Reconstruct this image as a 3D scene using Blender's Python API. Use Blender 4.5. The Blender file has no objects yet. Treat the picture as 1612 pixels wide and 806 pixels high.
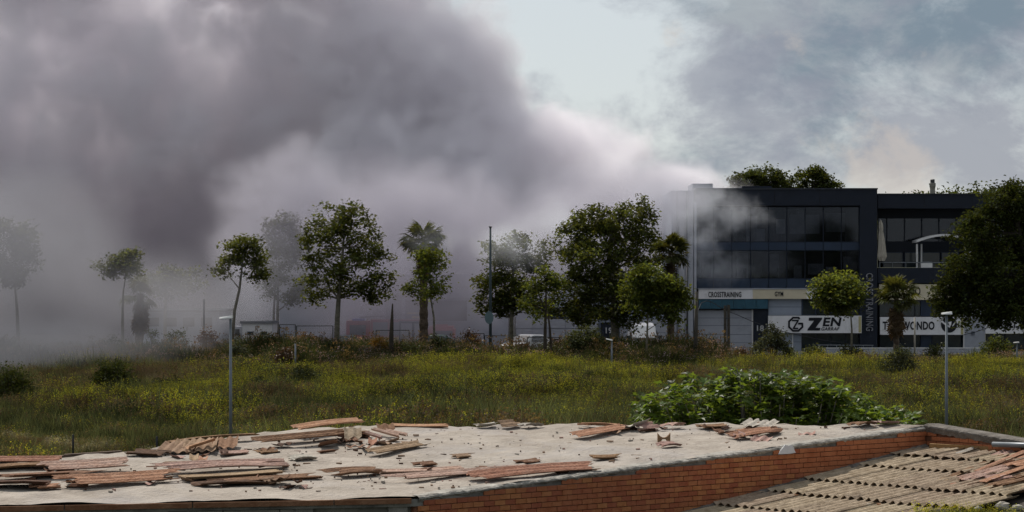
import bpy, math, random
import numpy as np
from mathutils import Vector, Matrix

S = bpy.context.scene
COL = S.collection
# ------------------------------------------------------------------ camera
F, YH, CX, CAMZ = 3806.0, 450.0, 806.0, 5.1      # focal length in photo pixels, horizon row, centre column, eye height

def P(px, py, Y):
    """The point at distance Y seen at photo pixel (px, py)."""
    return Vector(((px - CX) / F * Y, Y, CAMZ - (py - YH) / F * Y))

cam = bpy.data.cameras.new('camera')
cam_o = bpy.data.objects.new('camera', cam)
COL.objects.link(cam_o)
cam_o.location = (0, 0, CAMZ)
cam_o.rotation_euler = (math.pi / 2, 0, 0)
cam.lens, cam.sensor_width = 85, 36
cam.shift_y = (YH - 403) / 1612
cam.clip_end = 6000
S.camera = cam_o
# ------------------------------------------------------------------ light
S.view_settings.view_transform = 'Standard'
S.view_settings.look = 'None'
S.view_settings.exposure = 0.25
SUN_EL, SUN_AZ = math.radians(52), math.radians(-24)     # behind the scene, a little to the left
sun = bpy.data.lights.new('sun', 'SUN')
sun_o = bpy.data.objects.new('sun', sun)
COL.objects.link(sun_o)
sun.energy, sun.angle, sun.color = 3.6, math.radians(0.6), (1, .93, .84)
SD = Vector((math.sin(SUN_AZ) * math.cos(SUN_EL), math.cos(SUN_AZ) * math.cos(SUN_EL), math.sin(SUN_EL)))
sun_o.rotation_euler = SD.to_track_quat('Z', 'Y').to_euler()
sun_o.location = (0, 0, 80)
W = bpy.data.worlds.new('World')
S.world = W
W.use_nodes = True

def build_sky():
    nt = W.node_tree
    N, L = nt.nodes, nt.links
    bg = N['Background']
    sky = N.new('ShaderNodeTexSky')
    sky.sky_type = 'NISHITA'
    sky.sun_disc = False
    sky.sun_elevation, sky.sun_rotation = SUN_EL, SUN_AZ
    sky.dust_density, sky.air_density = .6, 1.0
    tc = N.new('ShaderNodeTexCoord')

    def mapped(scale, loc):
        m = N.new('ShaderNodeMapping')
        L.new(tc.outputs['Generated'], m.inputs[0])
        m.inputs['Scale'].default_value = scale
        m.inputs['Location'].default_value = loc
        return m.outputs[0]

    def noise(v, s, d, r, dist=0.0):
        n = N.new('ShaderNodeTexNoise')
        L.new(v, n.inputs['Vector'])
        n.inputs['Scale'].default_value, n.inputs['Detail'].default_value = s, d
        n.inputs['Roughness'].default_value, n.inputs['Distortion'].default_value = r, dist
        return n.outputs[0]

    def ramp(v, a, b):
        r = N.new('ShaderNodeMapRange')
        r.interpolation_type = 'SMOOTHSTEP'
        L.new(v, r.inputs[0])
        r.inputs[1].default_value, r.inputs[2].default_value = a, b
        return r.outputs[0]

    def mix(f, a, b):
        m = N.new('ShaderNodeMix')
        m.data_type = 'RGBA'
        for i, v in ((0, f), (6, a), (7, b)):
            if hasattr(v, 'links'):
                L.new(v, m.inputs[i])
            else:
                m.inputs[i].default_value = v
        return m.outputs[2]
    def math_(op, *args):
        n = N.new('ShaderNodeMath')
        n.operation = op
        for k, v in enumerate(args):
            if hasattr(v, 'links'):
                L.new(v, n.inputs[k])
            else:
                n.inputs[k].default_value = v
        return n.outputs[0]

    def dot(d):
        n = N.new('ShaderNodeVectorMath')
        n.operation = 'DOT_PRODUCT'
        L.new(tc.outputs['Generated'], n.inputs[0])
        n.inputs[1].default_value = Vector(d).normalized()
        return n.outputs['Value']

    def lobe(px, py, w, a):
        """A soft bump of height a about the direction of a photo pixel, w radians wide."""
        d = Vector(((px - CX) / F, 1, -(py - YH) / F))
        return math_('MULTIPLY', math_('EXPONENT', math_('DIVIDE', math_('SUBTRACT', dot(d), 1.0), w * w / 2)), a)

    def add(*v):
        r = v[0]
        for q in v[1:]:
            r = math_('ADD', r, q)
        return r
    # a high veil of thin cloud, then grey-blue banks, then cream heads of cumulus
    c = mix(.80, sky.outputs[0], (5.6, 5.85, 5.95, 1))
    n1 = math_('MULTIPLY_ADD', noise(mapped((24, 24, 36), (2.1, 3.4, .7)), 1.0, 8, .62, .3), .42, math_('SUBTRACT', noise(mapped((7, 7, 11), (3.1, .4, 2.2)), 1.0, 8, .62, .25), .21))
    bank = ramp(add(n1, lobe(890, 90, .045, -.10), lobe(1010, 230, .03, -.06), lobe(1560, 40, .06, .12), lobe(1230, 130, .05, .07), lobe(1330, 60, .05, .07), lobe(1180, 175, .03, .08), lobe(1480, 260, .045, -.12), lobe(690, 20, .03, .04)), .43, .66)
    hi = ramp(add(noise(mapped((17, 17, 30), (5.3, .9, 1.1)), 1.0, 8, .64, .3), lobe(1600, 0, .06, -.12)), .36, .62)
    c = mix(math_('MULTIPLY', bank, .92), c, mix(hi, (1.5, 2.05, 2.6, 1), (3.1, 3.45, 3.75, 1)))
    n2 = noise(mapped((14, 14, 24), (7.7, 1.4, .2)), 1.0, 8, .62, .25)
    bank2 = ramp(add(n2, lobe(1200, 185, .045, .16), lobe(1040, 180, .03, .12), lobe(1440, 130, .06, .09), lobe(1560, 200, .03, .08), lobe(880, 60, .05, -.06)), .49, .70)
    c = mix(math_('MULTIPLY', bank2, .75), c, (2.6, 2.75, 3.3, 1))
    n3 = noise(mapped((26, 26, 34), (1.3, 5.2, 4.1)), 1.0, 8, .6, .2)
    cum = ramp(add(n3, lobe(1400, 225, .024, .20), lobe(1300, 240, .012, .17), lobe(1440, 270, .02, .10)), .62, .80)
    c = mix(math_('MULTIPLY', cum, .5), c, (5.6, 4.95, 4.4, 1))
    # the veil scatters sunlight forward: brighter towards the sun, duller away from it
    fw = ramp(dot(SD), -.6, .9)
    sc = N.new('ShaderNodeVectorMath')
    sc.operation = 'SCALE'
    L.new(c, sc.inputs[0])
    L.new(math_('MULTIPLY_ADD', fw, .40, .60), sc.inputs['Scale'])
    c = sc.outputs[0]
    L.new(c, bg.inputs[0])
    bg.inputs[1].default_value = .1

build_sky()
S.cycles.max_bounces = 10
S.cycles.diffuse_bounces = 2
S.cycles.glossy_bounces = 2
S.cycles.transmission_bounces = 4
S.cycles.transparent_max_bounces = 12
S.cycles.volume_bounces = 8
S.cycles.volume_step_rate = 2
S.cycles.volume_max_steps = 400
S.cycles.use_denoising = True

# ------------------------------------------------------------------ materials
MATS = {}

def pm(name, col, rough=.7, var=.25, scale=3.0, spec=.3, metal=0.0, col2=None, bump=0.0, bscale=20.0, emit=None, obj_random=0.0, detail=5, stain=None):
    """Principled material whose colour wanders with fractal noise (world-space position)."""
    if name in MATS:
        return MATS[name]
    m = bpy.data.materials.new(name)
    m.use_nodes = True
    nt = m.node_tree
    N, L = nt.nodes, nt.links
    b = N['Principled BSDF']
    b.inputs['Roughness'].default_value = rough
    b.inputs['Specular IOR Level'].default_value = spec
    b.inputs['Metallic'].default_value = metal
    geo = N.new('ShaderNodeNewGeometry')
    n = N.new('ShaderNodeTexNoise')
    L.new(geo.outputs['Position'], n.inputs['Vector'])
    n.inputs['Scale'].default_value, n.inputs['Detail'].default_value, n.inputs['Roughness'].default_value = scale, detail, .65
    r = N.new('ShaderNodeMapRange')
    L.new(n.outputs[0], r.inputs[0])
    r.inputs[1].default_value, r.inputs[2].default_value = .32, .68
    mx = N.new('ShaderNodeMix')
    mx.data_type = 'RGBA'
    L.new(r.outputs[0], mx.inputs[0])
    c2 = col2 if col2 else tuple(min(1, v * (1 + var)) for v in col)
    c1 = col if col2 else tuple(v * (1 - var) for v in col)
    mx.inputs[6].default_value = (*c1, 1)
    mx.inputs[7].default_value = (*c2, 1)
    out = mx.outputs[2]
    if obj_random:
        oi = N.new('ShaderNodeObjectInfo')
        hs = N.new('ShaderNodeHueSaturation')
        mr = N.new('ShaderNodeMapRange')
        L.new(oi.outputs['Random'], mr.inputs[0])
        mr.inputs[3].default_value, mr.inputs[4].default_value = 1 - obj_random, 1 + obj_random
        L.new(mr.outputs[0], hs.inputs['Value'])
        mh = N.new('ShaderNodeMath')
        mh.operation = 'MULTIPLY_ADD'
        L.new(oi.outputs['Random'], mh.inputs[0])
        mh.inputs[1].default_value, mh.inputs[2].default_value = .02, .49
        L.new(mh.outputs[0], hs.inputs['Hue'])
        L.new(out, hs.inputs['Color'])
        out = hs.outputs[0]
    for (sc_, scale_, lo_, hi_, amt_) in stain or ():
        n3 = N.new('ShaderNodeTexNoise')
        L.new(geo.outputs['Position'], n3.inputs['Vector'])
        n3.inputs['Scale'].default_value, n3.inputs['Detail'].default_value, n3.inputs['Roughness'].default_value, n3.inputs['Distortion'].default_value = scale_, 9, .72, .6
        r3 = N.new('ShaderNodeMapRange')
        L.new(n3.outputs[0], r3.inputs[0])
        r3.inputs[1].default_value, r3.inputs[2].default_value, r3.inputs[4].default_value = lo_, hi_, amt_
        x3 = N.new('ShaderNodeMix')
        x3.data_type = 'RGBA'
        L.new(r3.outputs[0], x3.inputs[0])
        L.new(out, x3.inputs[6])
        x3.inputs[7].default_value = (*sc_, 1)
        out = x3.outputs[2]
    L.new(out, b.inputs['Base Color'])
    if bump:
        n2 = N.new('ShaderNodeTexNoise')
        L.new(geo.outputs['Position'], n2.inputs['Vector'])
        n2.inputs['Scale'].default_value, n2.inputs['Detail'].default_value = bscale, 6
        bp = N.new('ShaderNodeBump')
        bp.inputs['Strength'].default_value = bump
        bp.inputs['Distance'].default_value = .05
        L.new(n2.outputs[0], bp.inputs['Height'])
        L.new(bp.outputs[0], b.inputs['Normal'])
    if emit:
        b.inputs['Emission Color'].default_value = (*emit, 1)
        b.inputs['Emission Strength'].default_value = 1
    MATS[name] = m
    return m

def leafmat(name, col, trans=.35, gloss=.06, rough=.45, inst=False, var=.45, tcol=(2.1, 1.75, .8)):
    if name in MATS:
        return MATS[name]
    m = bpy.data.materials.new(name)
    m.use_nodes = True
    nt = m.node_tree
    N, L = nt.nodes, nt.links
    N.remove(N['Principled BSDF'])
    geo = N.new('ShaderNodeNewGeometry')
    hs = N.new('ShaderNodeHueSaturation')
    hs.inputs['Color'].default_value = (*col, 1)
    if inst:
        oi = N.new('ShaderNodeObjectInfo')
        rnd = oi.outputs['Random']
    else:
        rnd = geo.outputs['Random Per Island']
    v = N.new('ShaderNodeMapRange')
    L.new(rnd, v.inputs[0])
    v.inputs[3].default_value, v.inputs[4].default_value = 1 - var, 1 + var
    n = N.new('ShaderNodeTexNoise')
    L.new(geo.outputs['Position'], n.inputs['Vector'])
    n.inputs['Scale'].default_value, n.inputs['Detail'].default_value = .55, 3
    v2 = N.new('ShaderNodeMapRange')
    L.new(n.outputs[0], v2.inputs[0])
    v2.inputs[1].default_value, v2.inputs[2].default_value = .3, .7
    v2.inputs[3].default_value, v2.inputs[4].default_value = .6, 1.45
    mm = N.new('ShaderNodeMath')
    mm.operation = 'MULTIPLY'
    L.new(v.outputs[0], mm.inputs[0])
    L.new(v2.outputs[0], mm.inputs[1])
    L.new(mm.outputs[0], hs.inputs['Value'])
    h = N.new('ShaderNodeMapRange')
    L.new(rnd, h.inputs[0])
    h.inputs[3].default_value, h.inputs[4].default_value = .49, .52
    L.new(h.outputs[0], hs.inputs['Hue'])
    d, t, g = N.new('ShaderNodeBsdfDiffuse'), N.new('ShaderNodeBsdfTranslucent'), N.new('ShaderNodeBsdfGlossy')
    g.inputs['Roughness'].default_value = rough
    L.new(hs.outputs[0], d.inputs[0])
    tm = N.new('ShaderNodeMix')
    tm.data_type, tm.blend_type = 'RGBA', 'MULTIPLY'
    tm.inputs[0].default_value = 1
    L.new(hs.outputs[0], tm.inputs[6])
    tm.inputs[7].default_value = (*tcol, 1)
    L.new(tm.outputs[2], t.inputs[0])
    m1, m2 = N.new('ShaderNodeMixShader'), N.new('ShaderNodeMixShader')
    m1.inputs[0].default_value, m2.inputs[0].default_value = trans, gloss
    L.new(d.outputs[0], m1.inputs[1])
    L.new(t.outputs[0], m1.inputs[2])
    L.new(m1.outputs[0], m2.inputs[1])
    L.new(g.outputs[0], m2.inputs[2])
    L.new(m2.outputs[0], N['Material Output'].inputs[0])
    MATS[name] = m
    return m

def glassmat(name, tint, alpha=.35):
    m = bpy.data.materials.new(name)
    m.use_nodes = True
    nt = m.node_tree
    N, L = nt.nodes, nt.links
    N.remove(N['Principled BSDF'])
    tr, gl, df = N.new('ShaderNodeBsdfTransparent'), N.new('ShaderNodeBsdfGlossy'), N.new('ShaderNodeBsdfDiffuse')
    tr.inputs[0].default_value = (*tint, 1)
    df.inputs[0].default_value = (.03, .035, .045, 1)
    gl.inputs['Roughness'].default_value = .06
    gl.inputs[0].default_value = (.8, .85, .95, 1)
    fr = N.new('ShaderNodeFresnel')
    fr.inputs[0].default_value = 1.5
    a, b = N.new('ShaderNodeMixShader'), N.new('ShaderNodeMixShader')
    a.inputs[0].default_value = alpha
    L.new(tr.outputs[0], a.inputs[1])
    L.new(df.outputs[0], a.inputs[2])
    L.new(fr.outputs[0], b.inputs[0])
    L.new(a.outputs[0], b.inputs[1])
    L.new(gl.outputs[0], b.inputs[2])
    L.new(b.outputs[0], N['Material Output'].inputs[0])
    MATS[name] = m
    return m

M_NAVY = pm('navy_cladding', (.009, .014, .027), .5, .12, 1.2, .3, stain=[((.035, .04, .05), .9, .58, .8, .6)])
M_NAVY2 = pm('navy_spandrel', (.018, .034, .068), .4, .15, 1.0, .4)
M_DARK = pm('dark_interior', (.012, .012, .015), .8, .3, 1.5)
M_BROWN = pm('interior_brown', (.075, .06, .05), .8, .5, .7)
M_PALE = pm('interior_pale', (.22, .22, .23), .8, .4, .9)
M_GREY = pm('grey_cladding', (.30, .34, .41), .55, .07, .8)
M_GREYD = pm('grey_joint', (.10, .115, .14), .6, .1, 1)
M_LGREY = pm('light_grey_wall', (.36, .38, .43), .6, .07, .8, stain=[((.22, .23, .25), .8, .54, .74, .6)])
M_WHITE = pm('white_banner', (.76, .76, .78), .6, .05, 1.5, stain=[((.36, .35, .33), 1.1, .54, .74, .6)])
M_WHITE2 = pm('white_paint', (.72, .72, .72), .45, .06, 2)
M_CREAM = pm('cream_banner', (.62, .56, .42), .6, .06, 1.5)
M_INK = pm('black_ink', (.008, .009, .014), .5, .1, 2)
M_TEAL = pm('teal_canopy', (.03, .095, .14), .5, .15, 1.5)
M_STEEL = pm('galvanised_steel', (.17, .19, .21), .45, .12, 6, .5, .3)
M_STEELD = pm('dark_steel', (.05, .055, .06), .5, .2, 5)
M_WOODP = pm('weathered_pole', (.085, .075, .065), .85, .3, 6)
M_BARK = pm('plane_bark', (.17, .155, .12), .9, .45, 5)
M_BARKD = pm('dark_bark', (.055, .045, .035), .95, .35, 4)
M_PALMB = pm('palm_trunk', (.10, .075, .055), .95, .5, 5)
M_RED = pm('red_paint', (.42, .02, .015), .35, .1, 2, .5)
M_YELLOW = pm('yellow_paint', (.6, .42, .02), .4, .1, 2, .5)
M_GLASSV = pm('vehicle_glass', (.02, .03, .035), .12, .2, 2, .6)
M_TYRE = pm('tyre_rubber', (.02, .02, .02), .9, .2, 5)
M_CARW = pm('white_car_paint', (.7, .71, .72), .3, .04, 2, .5)
M_CARD = pm('dark_car_paint', (.03, .05, .06), .3, .1, 2, .5)
M_LAMP = pm('lamp_lens', (.75, .75, .72), .4, .05, 3)
M_CANVAS = pm('parasol_canvas', (.42, .39, .33), .85, .12, 4)
M_NUM = pm('number_paint', (.45, .46, .48), .6, .1, 3)
M_GLASS = glassmat('window_glass', (.80, .82, .86), .08)

LEAF_A = leafmat('plane_leaf', (.070, .084, .024), .40, .01)
LEAF_B = leafmat('young_leaf', (.078, .098, .024), .45, .012)
LEAF_C = leafmat('dark_leaf', (.046, .058, .016), .36, .01)
LEAF_OLIVE = leafmat('olive_leaf', (.048, .058, .024), .25, .012)
LEAF_GREY = leafmat('sage_leaf', (.050, .058, .034), .22, .012)
LEAF_RUST = leafmat('rust_leaf', (.070, .036, .018), .25, .04)
LEAF_OCHRE = leafmat('ochre_leaf', (.20, .105, .018), .3, .04)
LEAF_FIG = leafmat('fig_leaf', (.072, .108, .020), .48, .022, .40, inst=False, var=.4)
LEAF_PALM = leafmat('palm_leaf', (.055, .062, .018), .35, .02, inst=True, var=.4)
LEAF_DEAD = leafmat('dead_frond', (.085, .052, .028), .15, .03, inst=True, var=.35)

# ------------------------------------------------------------------ object helpers
ORIG = {}        # world position of the frame in which a thing's meshes are stored

def props(o, label=None, cat=None, group=None, kind=None):
    for k, v in (('label', label), ('category', cat), ('group', group), ('kind', kind)):
        if v:
            o[k] = v
    return o

def thing(name, label, cat, loc, group=None):
    o = bpy.data.objects.new(name, None)
    o.empty_display_size = .3
    COL.objects.link(o)
    o.location = loc
    ORIG[o.name] = Vector(loc)
    return props(o, label, cat, group)

class MB:
    """Collects shapes in world coordinates; build() links them as one mesh object."""
    def __init__(s):
        s.v, s.f, s.mi, s.cur = [], [], [], 0

    def add(s, vs, fs):
        n = len(s.v)
        s.v.extend([tuple(v) for v in vs])
        for f in fs:
            s.f.append(tuple(i + n for i in f))
            s.mi.append(s.cur)
        return s

    def hexa(s, p):
        return s.add(p, [(0, 3, 2, 1), (4, 5, 6, 7), (0, 1, 5, 4), (1, 2, 6, 5), (2, 3, 7, 6), (3, 0, 4, 7)])

    def box(s, x0, x1, y0, y1, z0, z1):
        return s.hexa([(x0, y0, z0), (x1, y0, z0), (x1, y1, z0), (x0, y1, z0), (x0, y0, z1), (x1, y0, z1), (x1, y1, z1), (x0, y1, z1)])

    def pbox(s, px0, py0, px1, py1, Y, depth, z0=None):
        """A box whose front face fills a photo rectangle at distance Y."""
        a, b = P(px0, py1, Y), P(px1, py0, Y)
        return s.box(a.x, b.x, Y, Y + depth, a.z if z0 is None else z0, b.z)

    def tube(s, pts, rs, n=7, cap=True):
        pts = [Vector(p) for p in pts]
        if not isinstance(rs, (list, tuple)):
            rs = [rs] * len(pts)
        b = len(s.v)
        up0 = None
        for i, p in enumerate(pts):
            d = (pts[min(i + 1, len(pts) - 1)] - pts[max(i - 1, 0)]).normalized()
            if up0 is None:
                up0 = d.orthogonal().normalized()
            a = (up0 - d * up0.dot(d))
            a = a.normalized() if a.length > 1e-5 else d.orthogonal().normalized()
            up0 = a
            c = d.cross(a)
            for k in range(n):
                t = 2 * math.pi * k / n
                s.v.append(tuple(p + (a * math.cos(t) + c * math.sin(t)) * rs[i]))
        for i in range(len(pts) - 1):
            for k in range(n):
                s.f.append((b + i * n + k, b + i * n + (k + 1) % n, b + (i + 1) * n + (k + 1) % n, b + (i + 1) * n + k))
                s.mi.append(s.cur)
        if cap:
            s.f.append(tuple(b + k for k in range(n))[::-1])
            s.f.append(tuple(b + (len(pts) - 1) * n + k for k in range(n)))
            s.mi += [s.cur, s.cur]
        return s

    def prism(s, poly, d):
        """A closed polygon (list of Vectors, convex or not) extruded by vector d."""
        n = len(poly)
        vs = [Vector(p) for p in poly] + [Vector(p) + Vector(d) for p in poly]
        fs = [tuple(range(n))[::-1], tuple(range(n, 2 * n))] + [(i, (i + 1) % n, n + (i + 1) % n, n + i) for i in range(n)]
        return s.add(vs, fs)

    def mesh(s, name, mats, off=(0, 0, 0), smooth=False):
        me = bpy.data.meshes.new(name)
        o = Vector(off)
        me.from_pydata([(v[0] - o.x, v[1] - o.y, v[2] - o.z) for v in s.v], [], s.f)
        for m in (mats if isinstance(mats, (list, tuple)) else [mats]):
            me.materials.append(m)
        if len(me.materials) > 1:
            me.polygons.foreach_set('material_index', s.mi)
        if smooth:
            me.polygons.foreach_set('use_smooth', [True] * len(me.polygons))
        me.update()
        return me

    def build(s, name, mats, parent=None, kind=None, smooth=False, loc=None, label=None):
        if parent is not None:
            off = ORIG[parent.name]
        else:
            off = Vector(loc) if loc is not None else Vector((0, 0, 0))
        o = bpy.data.objects.new(name, s.mesh(name, mats, off, smooth))
        COL.objects.link(o)
        if parent is not None:
            o.parent = parent
        else:
            o.location = off
        ORIG[o.name] = off
        return props(o, label, None, None, kind)

def npmesh(name, verts, faces, mat):
    """Mesh from numpy arrays: verts (n,3), faces (m,k)."""
    me = bpy.data.meshes.new(name)
    me.vertices.add(len(verts))
    me.vertices.foreach_set('co', np.asarray(verts, np.float32).ravel())
    k = faces.shape[1]
    me.loops.add(faces.size)
    me.loops.foreach_set('vertex_index', faces.astype(np.int32).ravel())
    me.polygons.add(len(faces))
    me.polygons.foreach_set('loop_start', np.arange(0, faces.size, k, dtype=np.int32))
    me.materials.append(mat)
    me.update(calc_edges=True)
    me.validate()
    return me

def link(name, me, parent=None, off=None, kind=None):
    o = bpy.data.objects.new(name, me)
    COL.objects.link(o)
    if parent is not None:
        o.parent = parent
    if off is not None:
        o.location = off
    ORIG[o.name] = ORIG[parent.name] if parent is not None else Vector(off or (0, 0, 0))
    if kind:
        o['kind'] = kind
    return o

def text_into(mb, s, px0, py0, px1, py1, Y, depth=.03, bold=.03, shear=0.0, rot=False):
    """Lettering that fills a photo rectangle at distance Y, standing DEPTH proud of it."""
    cu = bpy.data.curves.new('lettering', 'FONT')
    cu.body = s
    cu.offset = bold
    cu.resolution_u = 3
    cu.space_character = 1.08
    ob = bpy.data.objects.new('lettering', cu)
    me = bpy.data.meshes.new_from_object(ob)
    co = np.array([v.co[:2] for v in me.vertices])
    fs = [tuple(p.vertices) for p in me.polygons]
    co[:, 0] += co[:, 1] * shear
    lo, hi = co.min(0), co.max(0)
    uv = (co - lo) / (hi - lo)
    a, b = P(px0, py1, Y), P(px1, py0, Y)
    if rot:          # reads downwards
        X = a.x + (uv[:, 1]) * (b.x - a.x)
        Z = b.z - uv[:, 0] * (b.z - a.z)
    else:
        X = a.x + uv[:, 0] * (b.x - a.x)
        Z = a.z + uv[:, 1] * (b.z - a.z)
    n = len(X)
    vs = [(X[i], Y - depth, Z[i]) for i in range(n)] + [(X[i], Y, Z[i]) for i in range(n)]
    cnt = {}
    for f in fs:
        for i in range(len(f)):
            e = (f[i], f[(i + 1) % len(f)])
            cnt[e] = cnt.get(e, 0) + 1
    sides = [(e[1], e[0], e[0] + n, e[1] + n) for e in cnt if (e[1], e[0]) not in cnt]
    mb.add(vs, fs + sides)
    bpy.data.objects.remove(ob)
    bpy.data.curves.remove(cu)
    bpy.data.meshes.remove(me)
    return mb

def letters(s, px0, py0, px1, py1, Y, mat, parent, name='lettering', **kw):
    return text_into(MB(), s, px0, py0, px1, py1, Y, **kw).build(name, mat, parent)

def sstep(a, b, x):
    t = np.clip((np.asarray(x, float) - a) / (b - a), 0, 1)
    return t * t * (3 - 2 * t)

# ------------------------------------------------------------------ ground
def height(x, y):
    x, y = np.asarray(x, float), np.asarray(y, float)
    h = -2.4 + 2.5 * sstep(56, 73, y)
    h = h + (.16 * np.sin(x * .31 + y * .11) + .12 * np.sin(x * .13 - y * .23 + 1.3)) * sstep(66, 85, y) * (1 - sstep(130, 145, y))
    h = h + .55 * np.exp(-((y - 151.5) / 3.6) ** 2) * (1 - sstep(8, 22, x))
    h = h + .35 * np.exp(-((x - 27.5) / 4) ** 2 - ((y - 142) / 2.0) ** 2)
    return h

def make_ground():
    ys = np.concatenate([np.linspace(-30, 50, 12), np.linspace(52, 160, 110), np.linspace(164, 300, 12), np.array([400, 600, 900, 1400, 2200, 3500])])
    us = np.linspace(-1, 1, 101)
    X = us[None, :] * (40 + .8 * np.abs(ys))[:, None]
    Yg = np.repeat(ys[:, None], len(us), 1)
    Z = height(X, Yg)
    v = np.stack([X, Yg, Z], -1).reshape(-1, 3)
    n = len(us)
    i, j = np.meshgrid(np.arange(len(ys) - 1), np.arange(n - 1), indexing='ij')
    a = (i * n + j).ravel()
    f = np.stack([a, a + 1, a + n + 1, a + n], -1)
    m = pm('meadow_soil', (.024, .030, .011), .95, .4, .35, .1, col2=(.045, .042, .020), bump=.6, bscale=6)
    me = npmesh('ground', v, f, m)
    me.polygons.foreach_set('use_smooth', [True] * len(me.polygons))
    link('ground', me, kind='structure')

make_ground()
mb = MB()
mb.box(-110, 110, 160.5, 172.5, -.3, .108)
mb.build('road', pm('asphalt', (.045, .045, .047), .9, .2, 1.5, bump=.2), kind='structure')
mb = MB()
for k in range(24):
    mb.box(-84 + k * 7, -81 + k * 7, 166.4, 166.55, .09, .113)
mb.build('road_marking', M_WHITE2, kind='structure')
mb = MB()
mb.box(-110, 110, 172.5, 180.3, -.3, .23)
mb.build('pavement', pm('pavement_concrete', (.22, .22, .21), .9, .2, 1.2), kind='structure')
mb = MB()
mb.box(-110, 110, 172.3, 172.5, -.3, .235)
mb.build('kerb', pm('kerb_stone', (.28, .28, .27), .85, .15, 2), kind='structure')

# ------------------------------------------------------------------ buildings along the road
def base_at(px0, px1, Y, z=.1):
    return ((px0 + px1) / 2 - CX) / F * Y, Y, z

# ---- dark three-storey office block
def dark_block():
    Y = 181.0
    t = thing('office_building', 'dark navy three storey block with two rows of windows and white sign band', 'building', base_at(1095, 1380, Y))
    GZ = .1
    m = MB()
    m.pbox(1096, 297, 1381, 323.5, Y - .35, 14)                       # parapet
    m.pbox(1353.5, 323.5, 1381, 555, Y - .35, 14, GZ)                 # right column
    m.build('frame', M_NAVY, t)
    for x in (1166, 1219, 1290):                                      # panel joints of the parapet
        MB().pbox(x, 299, x + .8, 322, Y - .37, .05).build('joint', M_INK, t)
    m = MB()
    m.pbox(1095, 296, 1382, 298.2, Y - .45, 14.2)
    m.build('coping', pm('coping_metal', (.03, .035, .045), .4, .1, 2), t)
    m = MB()                                                          # shell: back, slabs, left end, roof
    m.box(P(1096, 0, Y).x, P(1353, 0, Y).x, Y + 7.5, Y + 7.7, GZ, 12)
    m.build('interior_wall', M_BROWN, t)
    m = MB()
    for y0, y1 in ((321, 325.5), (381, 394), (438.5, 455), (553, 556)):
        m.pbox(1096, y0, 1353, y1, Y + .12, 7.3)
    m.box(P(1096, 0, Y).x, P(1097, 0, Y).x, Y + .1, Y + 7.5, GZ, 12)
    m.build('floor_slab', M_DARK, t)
    xs = [1096, 1123, 1152, 1181.5, 1210, 1238.5, 1267.5, 1296, 1324.5, 1353]
    for row, (y0, y1) in enumerate(((325.5, 381), (394, 438.5))):
        for a, b in zip(xs, xs[1:]):
            f = MB()
            f.pbox(a, y0, a + .6, y1, Y - .04, .12).pbox(b - .6, y0, b, y1, Y - .04, .12)
            f.pbox(a + .9, y0, b - .9, y0 + .9, Y - .04, .12).pbox(a + .9, y1 - .9, b - .9, y1, Y - .04, .12)
            fo = f.build('window', M_NAVY, t)
            MB().pbox(a + .9, y0 + .9, b - .9, y1 - .9, Y + .01, .03).build('pane', M_GLASS, fo)
    for (y0, y1) in ((381.4, 393.6), (438.8, 453.6)):
        for a, b in zip(xs, xs[1:]):
            MB().pbox(a + .4, y0, b - .4, y1, Y - .08, .15).build('spandrel_panel', M_NAVY2, t)
    rnd = random.Random(4)
    m = MB()
    for x0, y0, x1, y1, dy in ((1175, 340, 1192, 381, 3), (1222, 345, 1236, 368, 1.2), (1243, 338, 1290, 368, 2.2), (1255, 330, 1268, 345, 2.6),
                               (1300, 335, 1330, 365, 3), (1130, 350, 1150, 381, 4), (1190, 360, 1204, 381, 2), (1160, 398, 1178, 438, 3), (1212, 400, 1226, 438, 2.4),
                               (1250, 418, 1262, 438, 1.6), (1272, 415, 1296, 432, 2), (1328, 404, 1350, 424, 1.2), (1102, 400, 1118, 438, 3), (1300, 420, 1318, 438, 1.5)):
        m.pbox(x0, y0, x1, y1, Y + dy, .25)
    m.build('interior_furniture', M_PALE, t, kind='stuff')
    m = MB()
    for k in range(26):
        x = rnd.uniform(1100, 1345)
        w = rnd.uniform(3, 14)
        r2 = rnd.random() < .5
        h = rnd.uniform(8, 26)
        yb = 381 if r2 else 438
        m.pbox(x, yb - h, x + w, yb, Y + rnd.uniform(.8, 5), .4)
    m.build('interior_shelving', M_DARK, t, kind='stuff')
    # ground floor
    sb = MB().pbox(1100, 455.5, 1185, 470.5, Y - .55, .5).build('sign_board', M_WHITE, t)
    letters('CROSSTRAINING', 1115, 459.3, 1167, 468, Y - .55, M_INK, sb, bold=.022)
    sb = MB().pbox(1185, 455.5, 1270, 470.5, Y - .55, .5).build('sign_board', M_CREAM, t)
    letters('GYM', 1219.5, 459, 1233, 466.5, Y - .55, M_INK, sb, bold=.022)
    MB().pbox(1270, 455.5, 1353, 470.5, Y - .55, .5).build('sign_board', M_WHITE, t)
    MB().pbox(1099, 453.6, 1353, 455.3, Y - .6, .6).build('sign_trim', M_LGREY, t)
    for k in range(6):
        MB().pbox(1100 + k * 18.2, 471, 1117.8 + k * 18.2, 486, Y - .5, .45).build('canopy_panel', M_TEAL, t)
    MB().pbox(1100, 486, 1209, 487.8, Y - .3, .3).build('door_lintel', M_INK, t)
    dr = MB().pbox(1098, 487.8, 1186, 555, Y + .02, .1, GZ).build('roller_door', M_GREYD, t)
    ye = [488, 500.5, 512.5, 526.5, 539.5, 553]
    for i in range(5):
        for x0, x1 in ((1099, 1142), (1142.4, 1183)):
            MB().pbox(x0, ye[i] + .35, x1, ye[i + 1] - .25, Y - .03 + .004 * i, .06).build('door_panel', M_LGREY, dr)
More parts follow.
